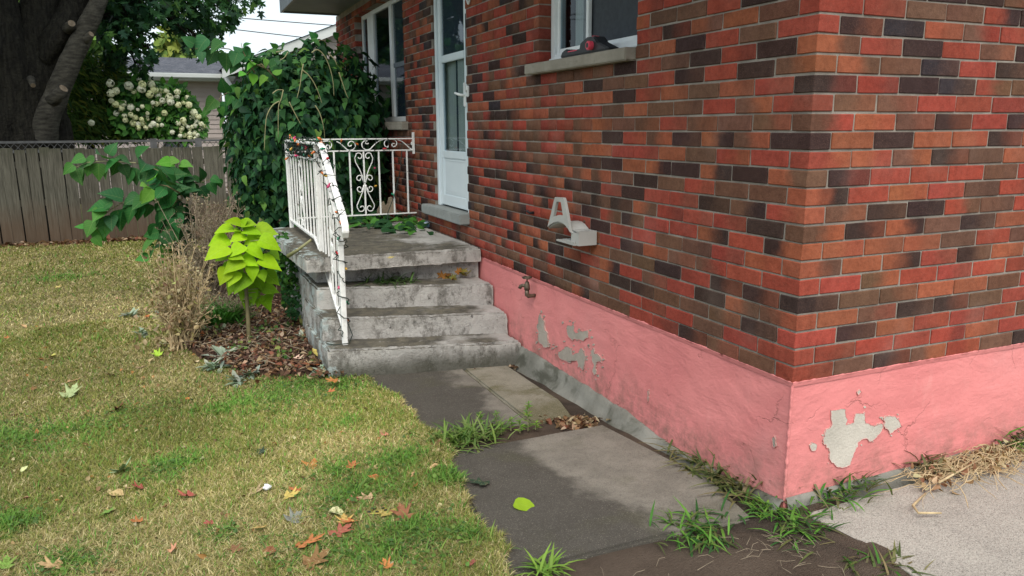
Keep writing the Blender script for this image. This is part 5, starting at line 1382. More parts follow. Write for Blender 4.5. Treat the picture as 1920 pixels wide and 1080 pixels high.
def bushlet(label, u0, v0, spots, y, cols, size, dens):
    t = empty('leafy_plant', tuple(GP(u0, v0)), label, 'plant')
    blob_mass('foliage', leafy, spots, y, dens, size, cols, MAT['leaf_a'], t, (0, -.4, .1), (0, -.5, .8), yj=.12)
    m = MB()
    for q in range(4): m.tube([tuple(GP(u0, v0)), tuple(PY(spots[0][0]+random.uniform(-12, 12), spots[0][1], y))], [.006, .003], 5)
    m.build('stems', MAT['stem'], t)
bushlet('green small leaved shrub between the lime plant and the porch wall', 540, 600, [(538, 500, 22, 45), (548, 540, 22, 35), (530, 460, 14, 26), (545, 475, 14, 20)], 4.55, [(.05, .15, .03), (.08, .21, .035), (.03, .09, .025)], (.03, .055), .22)
bushlet('dark green ground plant beside the bottom of the porch wall', 550, 600, [(548, 570, 20, 28)], 4.25, [(.02, .07, .025), (.03, .10, .03)], (.03, .05), .2)
m = MB(); p0_, p1_ = GP(545, 520), PY(583, 450, 3.55); m.tube([tuple(PY(540, 480, 3.75)), tuple(PY(560, 468, 3.65)), tuple(p1_)], [.016, .012, .009], 8)
o = m.build('thick_green_stalk', MAT['stem_pale'], None, True); tag(o, 'thick pale green stalk leaning on the porch slab', 'stalk')

# silver rosettes
def rosette(p, r, label, cols, n=26, group='silver leaved plants along the bed'):
    t = empty('silver_plant', tuple(p), label, 'plant', group)
    a = rng.uniform(0, 6.28, n); el = rng.uniform(.1, 1.2, n)
    d = np.stack([np.cos(a)*np.cos(el), np.sin(a)*np.cos(el), np.sin(el)], 1); u_ = np.stack([-np.cos(a)*np.sin(el), -np.sin(a)*np.sin(el), np.cos(el)], 1)
    leaf_mass('leaves', leaf_shape([(0, .08), (.3, .17), (.7, .17), (1, .02)], .25, .4), np.tile(p, (n, 1))+rng.normal(0, r*.22, (n, 3))*[1, 1, .1], d, u_, rng.uniform(.6, 1.1, n)*r, jtint(cols, n, .15), MAT['leaf_matte'], t, kind=None)
sil = [(.30, .36, .29), (.24, .31, .24), (.36, .41, .33)]
for (u, v, r, lab) in ((566, 640, .12, 'silvery green rosette standing tight against the step wall'), (425, 672, .13, 'large silver grey rosette at the front of the bed'), (400, 690, .10, 'silver grey rosette at the bed edge left of the mulch'), (470, 702, .08, 'silver rosette at the lower edge of the mulch'), (445, 715, .08, 'flat silver rosette in the lawn below the mulch'), (345, 606, .12, 'silver grey clump beside the pale dried plant'), (268, 628, .09, 'silver tuft in the lawn left of the dried plant'), (310, 590, .10, 'silvery clump behind the pale dried plant'), (245, 592, .09, 'flat silver patch in the lawn beside pink dry leaves'), (600, 702, .08, 'silver rosette below the corner of the bottom step'), (505, 690, .07, 'silver rosette among the mulch chips'), (480, 640, .08, 'silver shoots beside the stem of the lime plant')):
    rosette(GP(u, v, .02), r, lab, sil)

for (u, v, n_, r_, lab) in ((520, 645, 40, .05, 'small green seedling cluster in the mulch right of the lime stem'), (497, 622, 46, .06, 'low green leaves behind the lime plant stem'), (552, 612, 50, .06, 'low green leaves at the foot of the porch wall'), (448, 655, 36, .05, 'green sprouts in front of the lime plant stem'), (605, 668, 30, .05, 'green and yellow sprig at the step wall'), (395, 625, 46, .07, 'green leaves between the two dried plants'), (540, 668, 26, .05, 'yellow green seedlings in the middle of the mulch')):
    t = empty('bed_weed', tuple(GP(u, v, .03)), lab, 'weed', 'low weeds in the mulch bed')
    q = np.tile(GP(u, v, .04), (n_, 1))+rng.normal(0, 1, (n_, 3))*[r_, r_, r_*.5]; q[:, 2] = np.maximum(q[:, 2], bed_z(q[:, 0], q[:, 1])+.005)
    leaf_mass('leaves', leafy, q, rng.normal(0, .8, (n_, 3))+[0, -.2, .2], rng.normal(0, .5, (n_, 3))+[0, -.3, 1], rng.uniform(.025, .05, n_), jtint([(.07, .16, .04), (.11, .2, .05), (.20, .24, .07), (.16, .2, .13)], n_), MAT['leaf_a'], t)
    m = MB()
    for j in range(6): m.tube([tuple(GP(u, v, .0)), tuple(q[j])], [.002, .001], 4)
    m.build('stems', MAT['stem'], t)
tw_ = MB()
for i in range(120):
    px_, py_ = scatter(8, BED, -2.4, -1.3, 3.1, 5.)
    if not len(px_): continue
    a_ = random.uniform(0, 6.28); L_ = random.uniform(.05, .2); z_ = float(bed_z(px_[0], py_[0]))+.02
    tw_.tube([(px_[0], py_[0], z_), (px_[0]+L_*.5*math.cos(a_), py_[0]+L_*.5*math.sin(a_), z_+random.uniform(0, .04)), (px_[0]+L_*math.cos(a_+.3), py_[0]+L_*math.sin(a_+.3), z_+random.uniform(0, .03))], [.003, .0025, .0015], 4)
o = tw_.build('dry_twigs', MAT['straw_grey'], None); tag(o, 'grey dry twigs strewn over the mulch bed', 'twigs', kind='stuff')
# ------------------------------------------------------------------ lawn grass
def lawn_pts(n, x0, x1, y0, y1):
    x = rng.uniform(x0, x1, n); y = rng.uniform(y0, y1, n)
    e = np.where(y < 3.0, walk_edge(y), -1.25)+.10*(vnoise(y, y*0, 5, 9)-.5)+.05*(vnoise(y, y*0, 17, 2)-.5)
    ok = (x < e+.05) & ~in_poly(x, y, BED[:9].tolist()+[(-1.25, 8), (-1.25, 3.1)])
    ok |= in_poly(x, y, BED) & (rng.random(n) < .03)
    u, v, z = px_of(np.stack([x, y, np.full(n, -.65)], 1))
    ok &= (z > .2) & (u < 1980) & (v < 1500) & (((u > -60) & (v < 1180)) | (rng.random(n) < .4))
    return x[ok], y[ok]
xs, ys_ = [], []
for (n, a) in ((500000, (-3.6, -.9, -1.0, 2.6)), (60000, (-7, -3.6, -1.0, 2.6)), (160000, (-4.0, -.9, 2.6, 5.2)), (50000, (-7.5, -4., 2.6, 5.2)), (100000, (-5.4, -1.2, 5.2, 10.75)), (40000, (-8.5, -5.4, 5.2, 10.75))):
    x, y = lawn_pts(n, *a); xs.append(x); ys_.append(y)
# thin out with distance so that the far lawn is not oversampled
x, y = np.concatenate(xs), np.concatenate(ys_); n = len(x)
z = lawn_z(x, y)-.004
patch_ = .42*vnoise(x+.3*y, y, 1.3, 21)+.33*vnoise(x, y-.4*x, 3.7, 22)+.25*vnoise(x, y, 11, 23)
far_ = np.clip((y-4)/4, 0, 1)
g = np.clip((patch_-.43)*3.4+.06*far_, 0, 1)
isg = rng.random(n) < (.14+.38*g)
spot = np.zeros(n)
for (su, sv, sr) in ((130, 1065, .10), (20, 985, .10), (90, 830, .22), (30, 815, .2), (290, 890, .12), (330, 870, .12), (650, 900, .16), (690, 925, .16), (780, 1000, .12), (700, 1030, .16), (620, 730, .18), (560, 725, .2), (640, 800, .1), (420, 1010, .07), (740, 870, .12), (880, 1010, .07), (850, 900, .1), (460, 760, .25), (120, 520, .3)):
    c_ = GP(su, sv); spot = np.maximum(spot, np.exp(-((x-c_[0])**2+(y-c_[1])**2)/(sr*sr)))
lush = rng.random(n) < .02+.55*spot*np.clip(vnoise(x, y, 9, 31)*2-.3, 0, 1)
straw = np.array([(.50, .42, .20), (.40, .33, .15), (.62, .54, .31), (.28, .235, .105)]); grn = np.array([(.17, .20, .045), (.22, .24, .055), (.13, .17, .04), (.27, .27, .08)])
T_ = np.where(isg[:, None], grn[rng.integers(0, 4, n)], straw[rng.integers(0, 4, n)])
T_ = np.where(lush[:, None], np.array([(.10, .23, .04), (.14, .28, .05)])[rng.integers(0, 2, n)], T_)*rng.uniform(.8, 1.2, (n, 1))
T_ = T_*(.86+.34*vnoise(x, y, 2.3, 41)*vnoise(x+.5, y, .8, 42)*2)[:, None]
a = rng.uniform(0, 2*math.pi, n); lean = np.where(isg, rng.uniform(.3, 1.1, n), rng.uniform(.7, 2.6, n))
d = np.stack([np.cos(a)*lean, np.sin(a)*lean, np.ones(n)], 1); u_ = np.stack([-np.cos(a), -np.sin(a), np.full(n, .6)], 1)
ln = np.where(lush, rng.uniform(.03, .065, n), rng.uniform(.018, .046, n))*np.where(y > 4, 1.15, 1)
GB = (np.array([(0, -.04, 0), (0, .04, 0), (.55, -.035, -.04), (.55, .035, -.04), (1, 0, -.28)], float), None)
wid = np.clip(px_of(np.stack([x, y, z], 1))[2]/4., .82, 3.2)
Vb = GB[0]; Rm = frames(d, u_)
W = Vb[None]*np.stack([np.ones(n), wid, np.ones(n)], 1)[:, None, :]
W = np.einsum('nij,nmj->nmi', Rm, W)*ln[:, None, None]+np.stack([x, y, z], 1)[:, None, :]
Ft = np.array([(0, 1, 3), (0, 3, 2), (2, 3, 4)]); Fa = (Ft[None]+(np.arange(n)*5)[:, None, None]).reshape(-1, 3)
MAT['grass'] = mat_leaf('grass_blades', 'attr', .3, .65, .12)
o = link('grass', np_mesh('grass', W.reshape(-1, 3), Fa, MAT['grass'], dict(tint=np.repeat(T_, 5, 0)))); tag(o, 'patchy half dried lawn grass, straw and green', 'grass', kind='stuff')
print('grass blades', n)

# coarser tufts and clover patches in the greener spots
tp_, td_, tl_, tt_ = [], [], [], []; cp_ = []
for (su, sv, sr) in ((130, 1065, .07), (20, 985, .08), (90, 830, .15), (30, 815, .15), (290, 890, .06), (335, 872, .07), (650, 900, .10), (690, 925, .10), (780, 1000, .08), (700, 1030, .1), (620, 730, .12), (560, 725, .15), (425, 1012, .04), (740, 870, .08), (880, 1010, .05), (850, 900, .06), (560, 1050, .08), (640, 960, .06), (800, 1050, .08), (480, 700, .2), (270, 770, .12), (200, 790, .1), (520, 760, .12)):
    c_ = np.array(GP(su, sv)); k_ = int(75*sr/.1)
    q = c_[:2]+rng.normal(0, sr*1.15, (k_, 2)); tp_.append(q); q2 = c_[:2]+rng.normal(0, sr*1.1, (int(130*sr/.1), 2)); cp_.append(q2)
q = np.vstack(tp_); q = q[q[:, 0] < np.where(q[:, 1] < 3, walk_edge(q[:, 1])+.03, -1.3)]; n = len(q)
a = rng.uniform(0, 6.28, n); s = rng.uniform(.3, 1.4, n)
o = leaf_mass('grass_tufts', leaf_shape(BLADE, .3, .6), np.stack([q[:, 0], q[:, 1], lawn_z(q[:, 0], q[:, 1])], 1), np.stack([np.cos(a)*s, np.sin(a)*s, np.ones(n)], 1), np.stack([-np.cos(a), -np.sin(a), np.full(n, .7)], 1), rng.uniform(.03, .075, n), jtint([(.12, .21, .045), (.16, .25, .055), (.22, .28, .08), (.10, .17, .05)], n), MAT['grass'])
tag(o, 'coarser bright green tufts growing through the dry lawn', 'grass', kind='stuff')
q = np.vstack(cp_); q = q[q[:, 0] < np.where(q[:, 1] < 3, walk_edge(q[:, 1])+.02, -1.3)]; n = len(q)
o = leaf_mass('clover', leaf_shape([(0, .1), (.3, .42), (.7, .4), (1, .05)], .15, .1), np.stack([q[:, 0], q[:, 1], lawn_z(q[:, 0], q[:, 1])+rng.uniform(.008, .03, n)], 1), rng.normal(0, 1, (n, 3))*[1, 1, .25], rng.normal(0, .35, (n, 3))+[0, 0, 1], rng.uniform(.008, .02, n), jtint([(.10, .19, .045), (.14, .23, .055), (.08, .15, .045)], n), MAT['leaf_a'])
tag(o, 'small round clover leaves in the green patches of lawn', 'clover', kind='stuff')
# ------------------------------------------------------------------ weeds in the joints
def px_weed(name, label, u, v, n, ln, cols, spread=.7, rad=.04, broad=False, dz=.0, upw=.7, fn=None):
    p = np.array(fn(u, v) if fn else GP(u, v, dz)); return tuft(name, label, 'weed', p, n, ln, cols, spread, rad=rad, upw=upw, group='weeds in the paving joints', shape=leaf_shape(BROAD if broad else BLADE, .25, random.uniform(.5, 1.1)))
dull = [(.12, .145, .05), (.08, .115, .04), (.17, .17, .075), (.2, .17, .09)]
px_weed('weed_clump', 'broad bladed green weed at the near corner of the front walkway slab', 1310, 995, 150, (.045, .10), green+dull[:2], 1.6, .065, True)
px_weed('weed_clump', 'spiky pale green weed at the bottom edge of the picture', 1022, 1072, 46, (.05, .10), [(.2, .33, .06), (.14, .27, .05)], 1.3, .02, True)
px_weed('weed_clump', 'green weed spilling from the driveway edge below the pink corner', 1500, 985, 190, (.04, .095), green+dull[:2], 1.6, .075, True)
px_weed('weed_clump', 'light green weed right under the pink house corner', 1445, 955, 120, (.04, .09), [(.16, .3, .05), (.1, .22, .05)], 1.2, .045, True)
px_weed('weed_clump', 'flat green weed against the pink wall right of the corner', 1560, 925, 120, (.05, .11), green+dull, 1.3, .06, True, fn=lambda u, v: PZ(u, v, -.525))
px_weed('weed_clump', 'grass tuft in front of the peeled paint patch', 1610, 905, 60, (.07, .13), green+dull, 1.0, .05, fn=lambda u, v: PZ(u, v, -.525))
px_weed('weed_clump', 'purplish weed behind the dry straw pile', 1715, 872, 70, (.08, .15), dull+[(.16, .1, .07)], .9, .05, True, fn=lambda u, v: PZ(u, v, -.52))
px_weed('weed_clump', 'green weed at the right end of the pink wall', 1900, 828, 90, (.1, .2), green+dull, .9, .06, fn=lambda u, v: PZ(u, v, -.512))
px_weed('weed_clump', 'dull grass tuft at the driveway edge near the bottom', 1650, 1068, 60, (.06, .12), dull+green[:1], 1.2, .06)
for (u, v, nn, lab) in ((1268, 850, 24, 'thin upright grass blades where the fillet meets the walkway'), (1318, 878, 70, 'olive grass clump along the foot of the pink wall'), (1362, 902, 90, 'thick olive grass clump along the pink wall near the corner'), (1405, 925, 90, 'matted olive grass beside the pink corner')):
    px_weed('weed_clump', lab, u, v, nn, (.08, .16), dull, 1.1, .05)
for (u, v, nn, lab) in ((850, 832, 130, 'lush grass tuft at the lawn end of the joint between the slabs'), (895, 818, 110, 'lush grass tuft in the middle of the joint between the slabs')):
    px_weed('weed_clump', lab, u, v, nn, (.07, .14), [(.11, .2, .05), (.16, .26, .06), (.2, .26, .09)], 1.0, .07)
# upright leafy weeds in the joint
def spire(u, v, vt, label, lean=0):
    b = np.array(GP(u, v)); top = np.array(PY(u+lean, vt, b[1])); h = np.linalg.norm(top-b)
    t = empty('leafy_weed', tuple(b), label, 'weed', 'weeds in the paving joints'); MB().tube([tuple(b), tuple((b+top)/2), tuple(top)], [.003, .0025, .0015], 5).build('stem', MAT['stem_pale'], t)
    n = int(h*330)+10; f = rng.random(n)**.8; a = rng.uniform(0, 6.28, n)
    d = np.stack([np.cos(a), np.sin(a), np.full(n, .55)], 1)
    leaf_mass('leaves', leaf_shape(LANCE, .2, .3), b+(top-b)*f[:, None], d, np.tile([0, 0, 1.], (n, 1))+rng.normal(0, .2, (n, 3)), rng.uniform(.02, .042, n)*(1.15-.4*f), jtint([(.16, .32, .05), (.11, .25, .05), (.22, .38, .05)], n), MAT['leaf_a'], t, kind=None)
for (u, v, vt, lab) in ((900, 800, 772, 'small leafy weed at the left of the slab joint'), (930, 800, 771, 'small forked leafy weed in the slab joint'), (990, 808, 755, 'tallest leafy weed in the joint between the slabs'), (958, 808, 783, 'bushy low weed in the joint before the tall one'), (975, 812, 786, 'yellowish low weed at the foot of the tallest one'), (1004, 806, 790, 'last low weed at the right of the slab joint'), (940, 815, 792, 'yellow green creeping weed in the slab joint')):
    spire(u, v, vt, lab)
# grass growing out below the porch slab, and at the foot of the steps
def at_xyz(name, label, p, n, ln, cols, spread, rad, broad=False):
    tuft(name, label, 'weed', np.array(p), n, ln, cols, spread, rad=rad, upw=.45, shape=leaf_shape(BROAD if broad else BLADE, .25, .6))
at_xyz('weed_clump', 'grass tuft sprouting between porch slab and top step', (-.72, 3.47, -.155), 150, (.07, .14), [(.06, .12, .035), (.09, .16, .05), (.05, .09, .03)], 1.3, .09)
at_xyz('weed_clump', 'small grass tuft at the foot of the bottom step', GP(685, 684), 30, (.06, .12), dull, .8, .03)
def vine(label, p, n, cols, size, rad, flat=.3):
    t = empty('ivy_sprig', tuple(p), label, 'weed')
    q = np.tile(p, (n, 1))+rng.normal(0, 1, (n, 3))*[rad, rad*.5, rad*flat]+[0, 0, rad*flat]
    leaf_mass('leaves', MAP, q, rng.normal(0, .7, (n, 3))+[0, -.5, 0], rng.normal(0, .4, (n, 3))+[0, -.6, .7], rng.uniform(*size, n), jtint(cols, n, .2), MAT['leaf_a'], t, kind=None)
    m = MB()
    for j in range(5): m.tube([tuple(p), tuple(q[j % n])], [.002, .0012], 4)
    m.build('stems', MAT['stem'], t)
vine('orange and olive sprig on the right of the top step', np.array([-.22, 3.40, -.165]), 12, [(.35, .16, .04), (.16, .17, .04), (.28, .22, .05)], (.05, .08), .05, .6)
for (u, v, lab) in ((785, 685, 'tiny yellow green sprig at the middle of the bottom step'), (865, 683, 'yellow green sprig at the foot of the bottom step'), (900, 682, 'yellow green sprig nearest the wall at the bottom step'), (645, 686, 'reddish vine sprig at the left end of the bottom step')):
    vine(lab, GP(u, v, .0), 8, [(.18, .22, .05), (.25, .22, .05)] if u > 700 else [(.22, .12, .06), (.15, .15, .05)], (.03, .05), .035, .6)

# ------------------------------------------------------------------ fallen leaves
k = N('fallen_leaf_skin'); oc_ = k.n('ObjectInfo').outputs['Color']
c = k.mix(k.ramp(k.noise(40, 5, .7), .45, .72, 0, .75), oc_, k.mix(1., oc_, (.35, .25, .22), 'MULTIPLY'))
c = k.mix(k.ramp(k.noise(90, 3), .58, .7, 0, .4), c, (.45, .33, .18))
k.bump(k.noise(120, 4), .004); MAT['dead_leaf'] = k.fin(c, .75, .15)
dm_ = []
for i, cl in enumerate((.10, .35, .6, -.15)):
    V_, F_ = maple_shape(cl); dm_.append(np_mesh('fallen_leaf', V_, F_, MAT['dead_leaf'], smooth=True))
ov_ = [np_mesh('fallen_leaf', *leaf_shape(OVATE, f, d_), MAT['dead_leaf'], smooth=True) for f, d_ in ((.5, .4), (.8, -.3), (.25, .2))]
round_leaf = np_mesh('fallen_leaf', *leaf_shape([(-.05, .25), (.05, .42), (.3, .5), (.6, .45), (.85, .25), (1, .02)], .1, .05), MAT['leaf_o'], smooth=True)
CO = dict(orange=(.42, .165, .06), tan=(.42, .29, .16), brown=(.20, .10, .05), red=(.33, .10, .07), yellow=(.46, .36, .12), pale=(.55, .47, .30), green=(.16, .28, .06), dark=(.035, .06, .04), lime=(.32, .48, .05), grey=(.20, .25, .19), palegreen=(.30, .42, .20), pink=(.5, .22, .16))
def fallen(u, v, size, col, label, maple=True, group='leaves fallen on the lawn', where=None, lift=.013, rot=None, tilt=.35):
    p = np.array(where(u, v)) if where else np.array(GP(u, v, .012))
    if not where: p[2] = float(lawn_z(p[0], p[1]))
    me = random.choice(dm_[:3] if not where else dm_[:1]) if maple else random.choice(ov_)
    o = bpy.data.objects.new('fallen_leaf', me); COL.objects.link(o)
    c = CO[col]; o.color = (*[x*random.uniform(.88, 1.12) for x in c], 1)
    o.scale = (size, size, size)
    o.rotation_euler = (random.uniform(-tilt, tilt), random.uniform(-tilt, tilt), rot if rot is not None else random.uniform(0, 6.28))
    o.location = (p[0], p[1], p[2]+lift)
    tag(o, label, 'leaf', group)
    return o
FL = '''125,748,.15,palegreen,fresh pale green maple leaf on the lawn far from the walkway
300,668,.10,lime,lime green leaf half sunk in the lawn
75,678,.12,orange,orange brown curled leaf with a yellow neighbour far left on the lawn
95,677,.08,yellow,small yellow leaf touching the orange curled one far left
145,717,.11,tan,tan curled leaf above the pale green maple leaf
212,772,.11,brown,dark brown twisted leaf right of the pale green maple leaf
370,680,.08,pale,pale buff leaf standing at the tip of the bed
355,750,.05,orange,small orange leaf in the middle of the lawn
225,885,.14,palegreen,long grey green leaf lying flat near a small red one
258,878,.06,red,small red leaf beside the long grey green leaf
268,917,.07,red,dull red leaf half hidden in green blades
232,930,.09,tan,tan rolled leaf below the long grey green leaf
240,917,.08,tan,buff leaf just above the rolled tan leaf
192,964,.08,green,dark green leaf beside a small tan one
215,957,.06,tan,small round tan leaf touching the dark green leaf
265,980,.06,orange,round orange leaf in the near lawn
363,930,.10,red,red maple leaf lying alone in the near lawn
492,851,.09,dark,dark green leaf on the bare dry patch of lawn
482,928,.12,tan,large crumpled tan leaf beside the white scrap
592,874,.13,orange,orange maple leaf closest to the green tuft
655,884,.08,orange,small flat orange leaf right of the orange maple leaf
690,882,.07,tan,tan curl above the long orange red leaf
712,898,.16,orange,long orange red leaf in the lawn beside the walkway
535,936,.09,yellow,yellow cream leaf next to a small orange one
560,925,.07,orange,small orange leaf next to the yellow cream leaf
590,903,.07,brown,brown leaf under the orange maple leaf
617,967,.10,pale,pale cream leaf with a brown corner
735,968,.16,yellow,large yellow maple leaf with black spots
760,980,.12,brown,dark brown leaf beside the spotted yellow maple leaf
648,988,.10,yellow,yellow leaf below the pale cream leaf
665,982,.09,orange,ochre leaf overlapping the yellow leaf
545,985,.12,grey,grey green leaf with two lobes in the near lawn
477,997,.08,yellow,flat yellow leaf left of the grey green leaf
625,1010,.12,red,long reddish brown leaf in the near lawn
560,1032,.14,orange,big bright orange leaf near the bottom of the lawn
518,1042,.11,brown,brown curled leaf left of the big bright orange leaf
445,1044,.07,brown,small brown leaf low in the lawn
575,1068,.12,brown,dark brown shadowed leaf at the bottom of the lawn
733,1041,.05,red,tiny red brown leaf near the bottom of the lawn
730,1075,.06,orange,orange leaf at the bottom of the picture mid lawn
878,1072,.06,red,bright red leaf at the bottom close to the walkway
825,880,.08,tan,tan leaf standing at the edge of the front walkway slab
818,835,.08,brown,dark spotted leaf where the slab joint meets the lawn
820,848,.08,tan,tan leaf below the dark spotted one
728,822,.06,pink,small pinkish leaf at the upper walkway edge
760,820,.08,pale,pale leaf lying flat at the upper walkway edge
698,940,.08,tan,tan leaf between the orange red leaf and the spotted one
670,948,.06,red,thin red leaf in the grass mid lawn
775,895,.06,tan,small tan leaf near the front slab
115,1065,.10,tan,buff and green leaf at the bottom left of the lawn
10,1070,.09,green,green leaf at the very bottom left corner
320,1043,.05,pink,small pink leaf low in the lawn
68,830,.05,red,small red leaf in the green patch far left
165,832,.06,brown,small upright brown leaf mid left
300,845,.04,pink,tiny pink scrap of leaf mid lawn
40,889,.05,pale,tiny pale leaf far left
42,938,.04,pink,tiny pink leaf far left of the near lawn
310,952,.04,red,tiny red leaf near the red maple leaf
400,985,.05,red,tiny red leaf left of the crumpled tan leaf
205,665,.06,tan,buff leaf mid lawn toward the bed
50,620,.07,tan,dry buff leaf on the back lawn far left
82,619,.06,tan,second dry buff leaf on the back lawn
222,563,.08,tan,dry tan leaf on the back lawn
262,592,.07,pink,pinkish leaf at the silver patch in the lawn
275,596,.07,orange,orange tan leaf at the silver patch in the lawn
145,523,.05,tan,small dry leaf far up the back lawn
105,540,.08,yellow,yellow green leaf far up the back lawn
10,640,.05,orange,small orange leaf at the left edge of the lawn
270,690,.08,tan,dry curl in the lawn before the bed
215,707,.07,brown,curled brown leaf with pale stalk mid lawn
60,735,.05,brown,small brown leaf far left mid lawn
280,682,.07,tan,tan leaf close to the tip of the bed'''
for ln_ in FL.split('\n'):
    u, v, s, c, lab = ln_.split(',', 4); o = fallen(float(u), float(v), float(s)*.8, c, lab, maple=(c not in ('pale',) and random.random() < .75))
    if 'black spots' in lab:
        o.data = dm_[0]; o.rotation_euler = (.1, .15, 2.2); bpy.context.view_layer.update()
        for (sx_, sy_) in ((.45, .2), (.5, -.15), (.7, .05), (.3, -.05), (.62, .38)):
            sp_me = MB().tube([(sx_, sy_, .045+.12*(sx_*sx_*.6+sy_*sy_*1.6)), (sx_, sy_, .06+.12*(sx_*sx_*.6+sy_*sy_*1.6))], .06, 8).mesh('tar_spot', MAT['black_plastic'])
            so_ = bpy.data.objects.new('tar_spot', sp_me); COL.objects.link(so_); so_.parent = o
for (u, v, s, c, lab) in ((912, 912, .13, 'dark', 'dark green leaf lying on the front walkway slab'), (966, 948, .12, 'lime', 'bright yellow green round leaf lying on the front walkway slab')):
    o = fallen(u, v, s*.75, c, lab, True, 'leaves on the concrete', where=lambda a, b: GP(a, b, .008), lift=.012, tilt=.2)
    if c == 'lime': o.data = round_leaf; o.color = (.30, .46, .03, 1)
fallen(852, 622, .12, 'green', 'green leaf lying on the bottom step', True, 'leaves on the concrete', where=lambda a, b: PZ(a, b, -.478), lift=.015, tilt=.25)
fallen(735, 483, .06, 'yellow', 'olive yellow scrap of leaf on the porch slab', True, 'leaves on the concrete', where=lambda a, b: PZ(a, b, .085), lift=.008, tilt=.2)
for (u, v, s, c, lab) in ((598, 680, .09, 'yellow', 'yellow leaf in the mulch against the step corner'), (590, 695, .10, 'orange', 'yellow orange leaf below the step corner'), (430, 662, .07, 'orange', 'orange dry leaf behind the front silver rosette'), (422, 668, .08, 'pink', 'pinkish dry leaf at the front of the mulch'), (632, 725, .08, 'orange', 'orange brown tuft like leaf at the upper lawn edge below the steps'), (617, 745, .05, 'orange', 'small orange leaf in the lawn below the steps'), (580, 615, .06, 'red', 'red leaf at the wall of the steps'), (548, 655, .06, 'brown', 'brown leaf in the middle of the mulch'), (380, 640, .07, 'orange', 'orange leaf at the foot of the pale dried plant'), (535, 590, .10, 'pale', 'pale grey leaf scrap under the porch edge'), (300, 655, .07, 'pale', 'buff leaf at the left tip of the bed'), (320, 650, .07, 'tan', 'tan leaf at the left tip of the bed'), (500, 645, .09, 'brown', 'brown leaf right of the lime plant stem'), (555, 680, .07, 'pale', 'pale leaf in the mulch below the silver rosette'), (575, 690, .07, 'tan', 'tan leaf in the mulch near the step corner')):
    fallen(u, v, s, c, lab, random.random() < .7, 'leaves in the mulch bed', lift=.05)
n = 900; u0_ = rng.uniform(-3.4, -1.1, n); v0_ = rng.uniform(-.4, 6, n); okk = u0_ < np.where(v0_ < 3, walk_edge(v0_), -1.3)-.02; u0_, v0_ = u0_[okk], v0_[okk]; n = len(u0_)
o = leaf_mass('leaf_crumbs', leaf_shape(OVATE_L, .6, .6), np.stack([u0_, v0_, lawn_z(u0_, v0_)+.015], 1), rng.normal(0, 1, (n, 3))*[1, 1, .4], rng.normal(0, .6, (n, 3))+[0, 0, 1], rng.uniform(.01, .032, n), jtint([(.40, .28, .15), (.25, .15, .08), (.42, .2, .08), (.5, .42, .25), (.15, .09, .05)], n, .25), MAT['leaf_matte'])
tag(o, 'tiny dry leaf crumbs sprinkled through the lawn', 'litter', kind='stuff')
# leaf litter nobody could count: along the fence foot, in the joint, beside the steps
P_ = []
x = rng.uniform(-5, -1.3, 900); P_.append(np.stack([x, FYY-.06-abs(rng.normal(0, .09, 900)), np.full(900, -.65)+rng.uniform(0, .03, 900)], 1))
q = [GP(rng.normal(1080, 24), rng.normal(793, 5.5), .0) for _ in range(150)]; P_.append(np.array(q)+[0, 0, .008])
q = [GP(rng.uniform(640, 985), rng.normal(687, 2.5)) for _ in range(220)]; P_.append(np.array(q)+[0, 0, .008])
q = [GP(rng.uniform(430, 650), rng.normal(700, 10), .03) for _ in range(130)]; P_.append(np.array(q)+[0, 0, .03])
q = [[*xy_, float(bed_z(*xy_))] for xy_ in zip(*scatter(1500, BED, -2.5, -1.25, 3.0, 5.2))]; P_.append(np.array(q)+[0, 0, .025])
q = [PZ(rng.normal(842, 10), rng.normal(433, 3), .08) for _ in range(18)]; P_.append(np.array(q))
P_ = np.vstack(P_); n = len(P_)
o = leaf_mass('leaf_litter', leaf_shape(OVATE_L, .5, .5), P_, rng.normal(0, 1, (n, 3))*[1, 1, .3], rng.normal(0, .5, (n, 3))+[0, 0, 1], np.where(np.arange(n) < 900, rng.uniform(.04, .1, n), rng.uniform(.02, .05, n)), jtint([(.16, .09, .05), (.24, .15, .08), (.10, .055, .035), (.36, .27, .18), (.2, .08, .05)], n, .3), MAT['leaf_matte'])
tag(o, 'crumbled brown leaf litter along the fence, joints and step foot', 'litter', kind='stuff')

# green leaves trailing over the porch floor below the far railing
pv = empty('porch_creeper', tuple(PZ(730, 425, .08)), 'low green leafy creeper on the porch floor below the far railing', 'creeper')
for i in range(95):
    u = random.uniform(652, 805); v = random.gauss(415, 8) if u < 715 or u > 770 else random.gauss(421, 9)
    p = PZ(u, min(v, 436), .082); p[2] += random.uniform(.01, .06); p[1] -= .1
    br = random.random() < .4
    leaf_obj(random.choice(hearts), p, (random.uniform(-1, 1), random.uniform(-1, .2), random.uniform(-.4, .3)), (random.uniform(-.4, .4), -.4, .9), random.uniform(.07, .12), (.07, .22, .035) if br else (.02, .075, .028), pv)
MB().tube([tuple(PZ(655, 420, .1)), tuple(PZ(720, 416, .1)), tuple(PZ(800, 408, .1))], .004, 5).build('stem', MAT['stem'], pv, True)
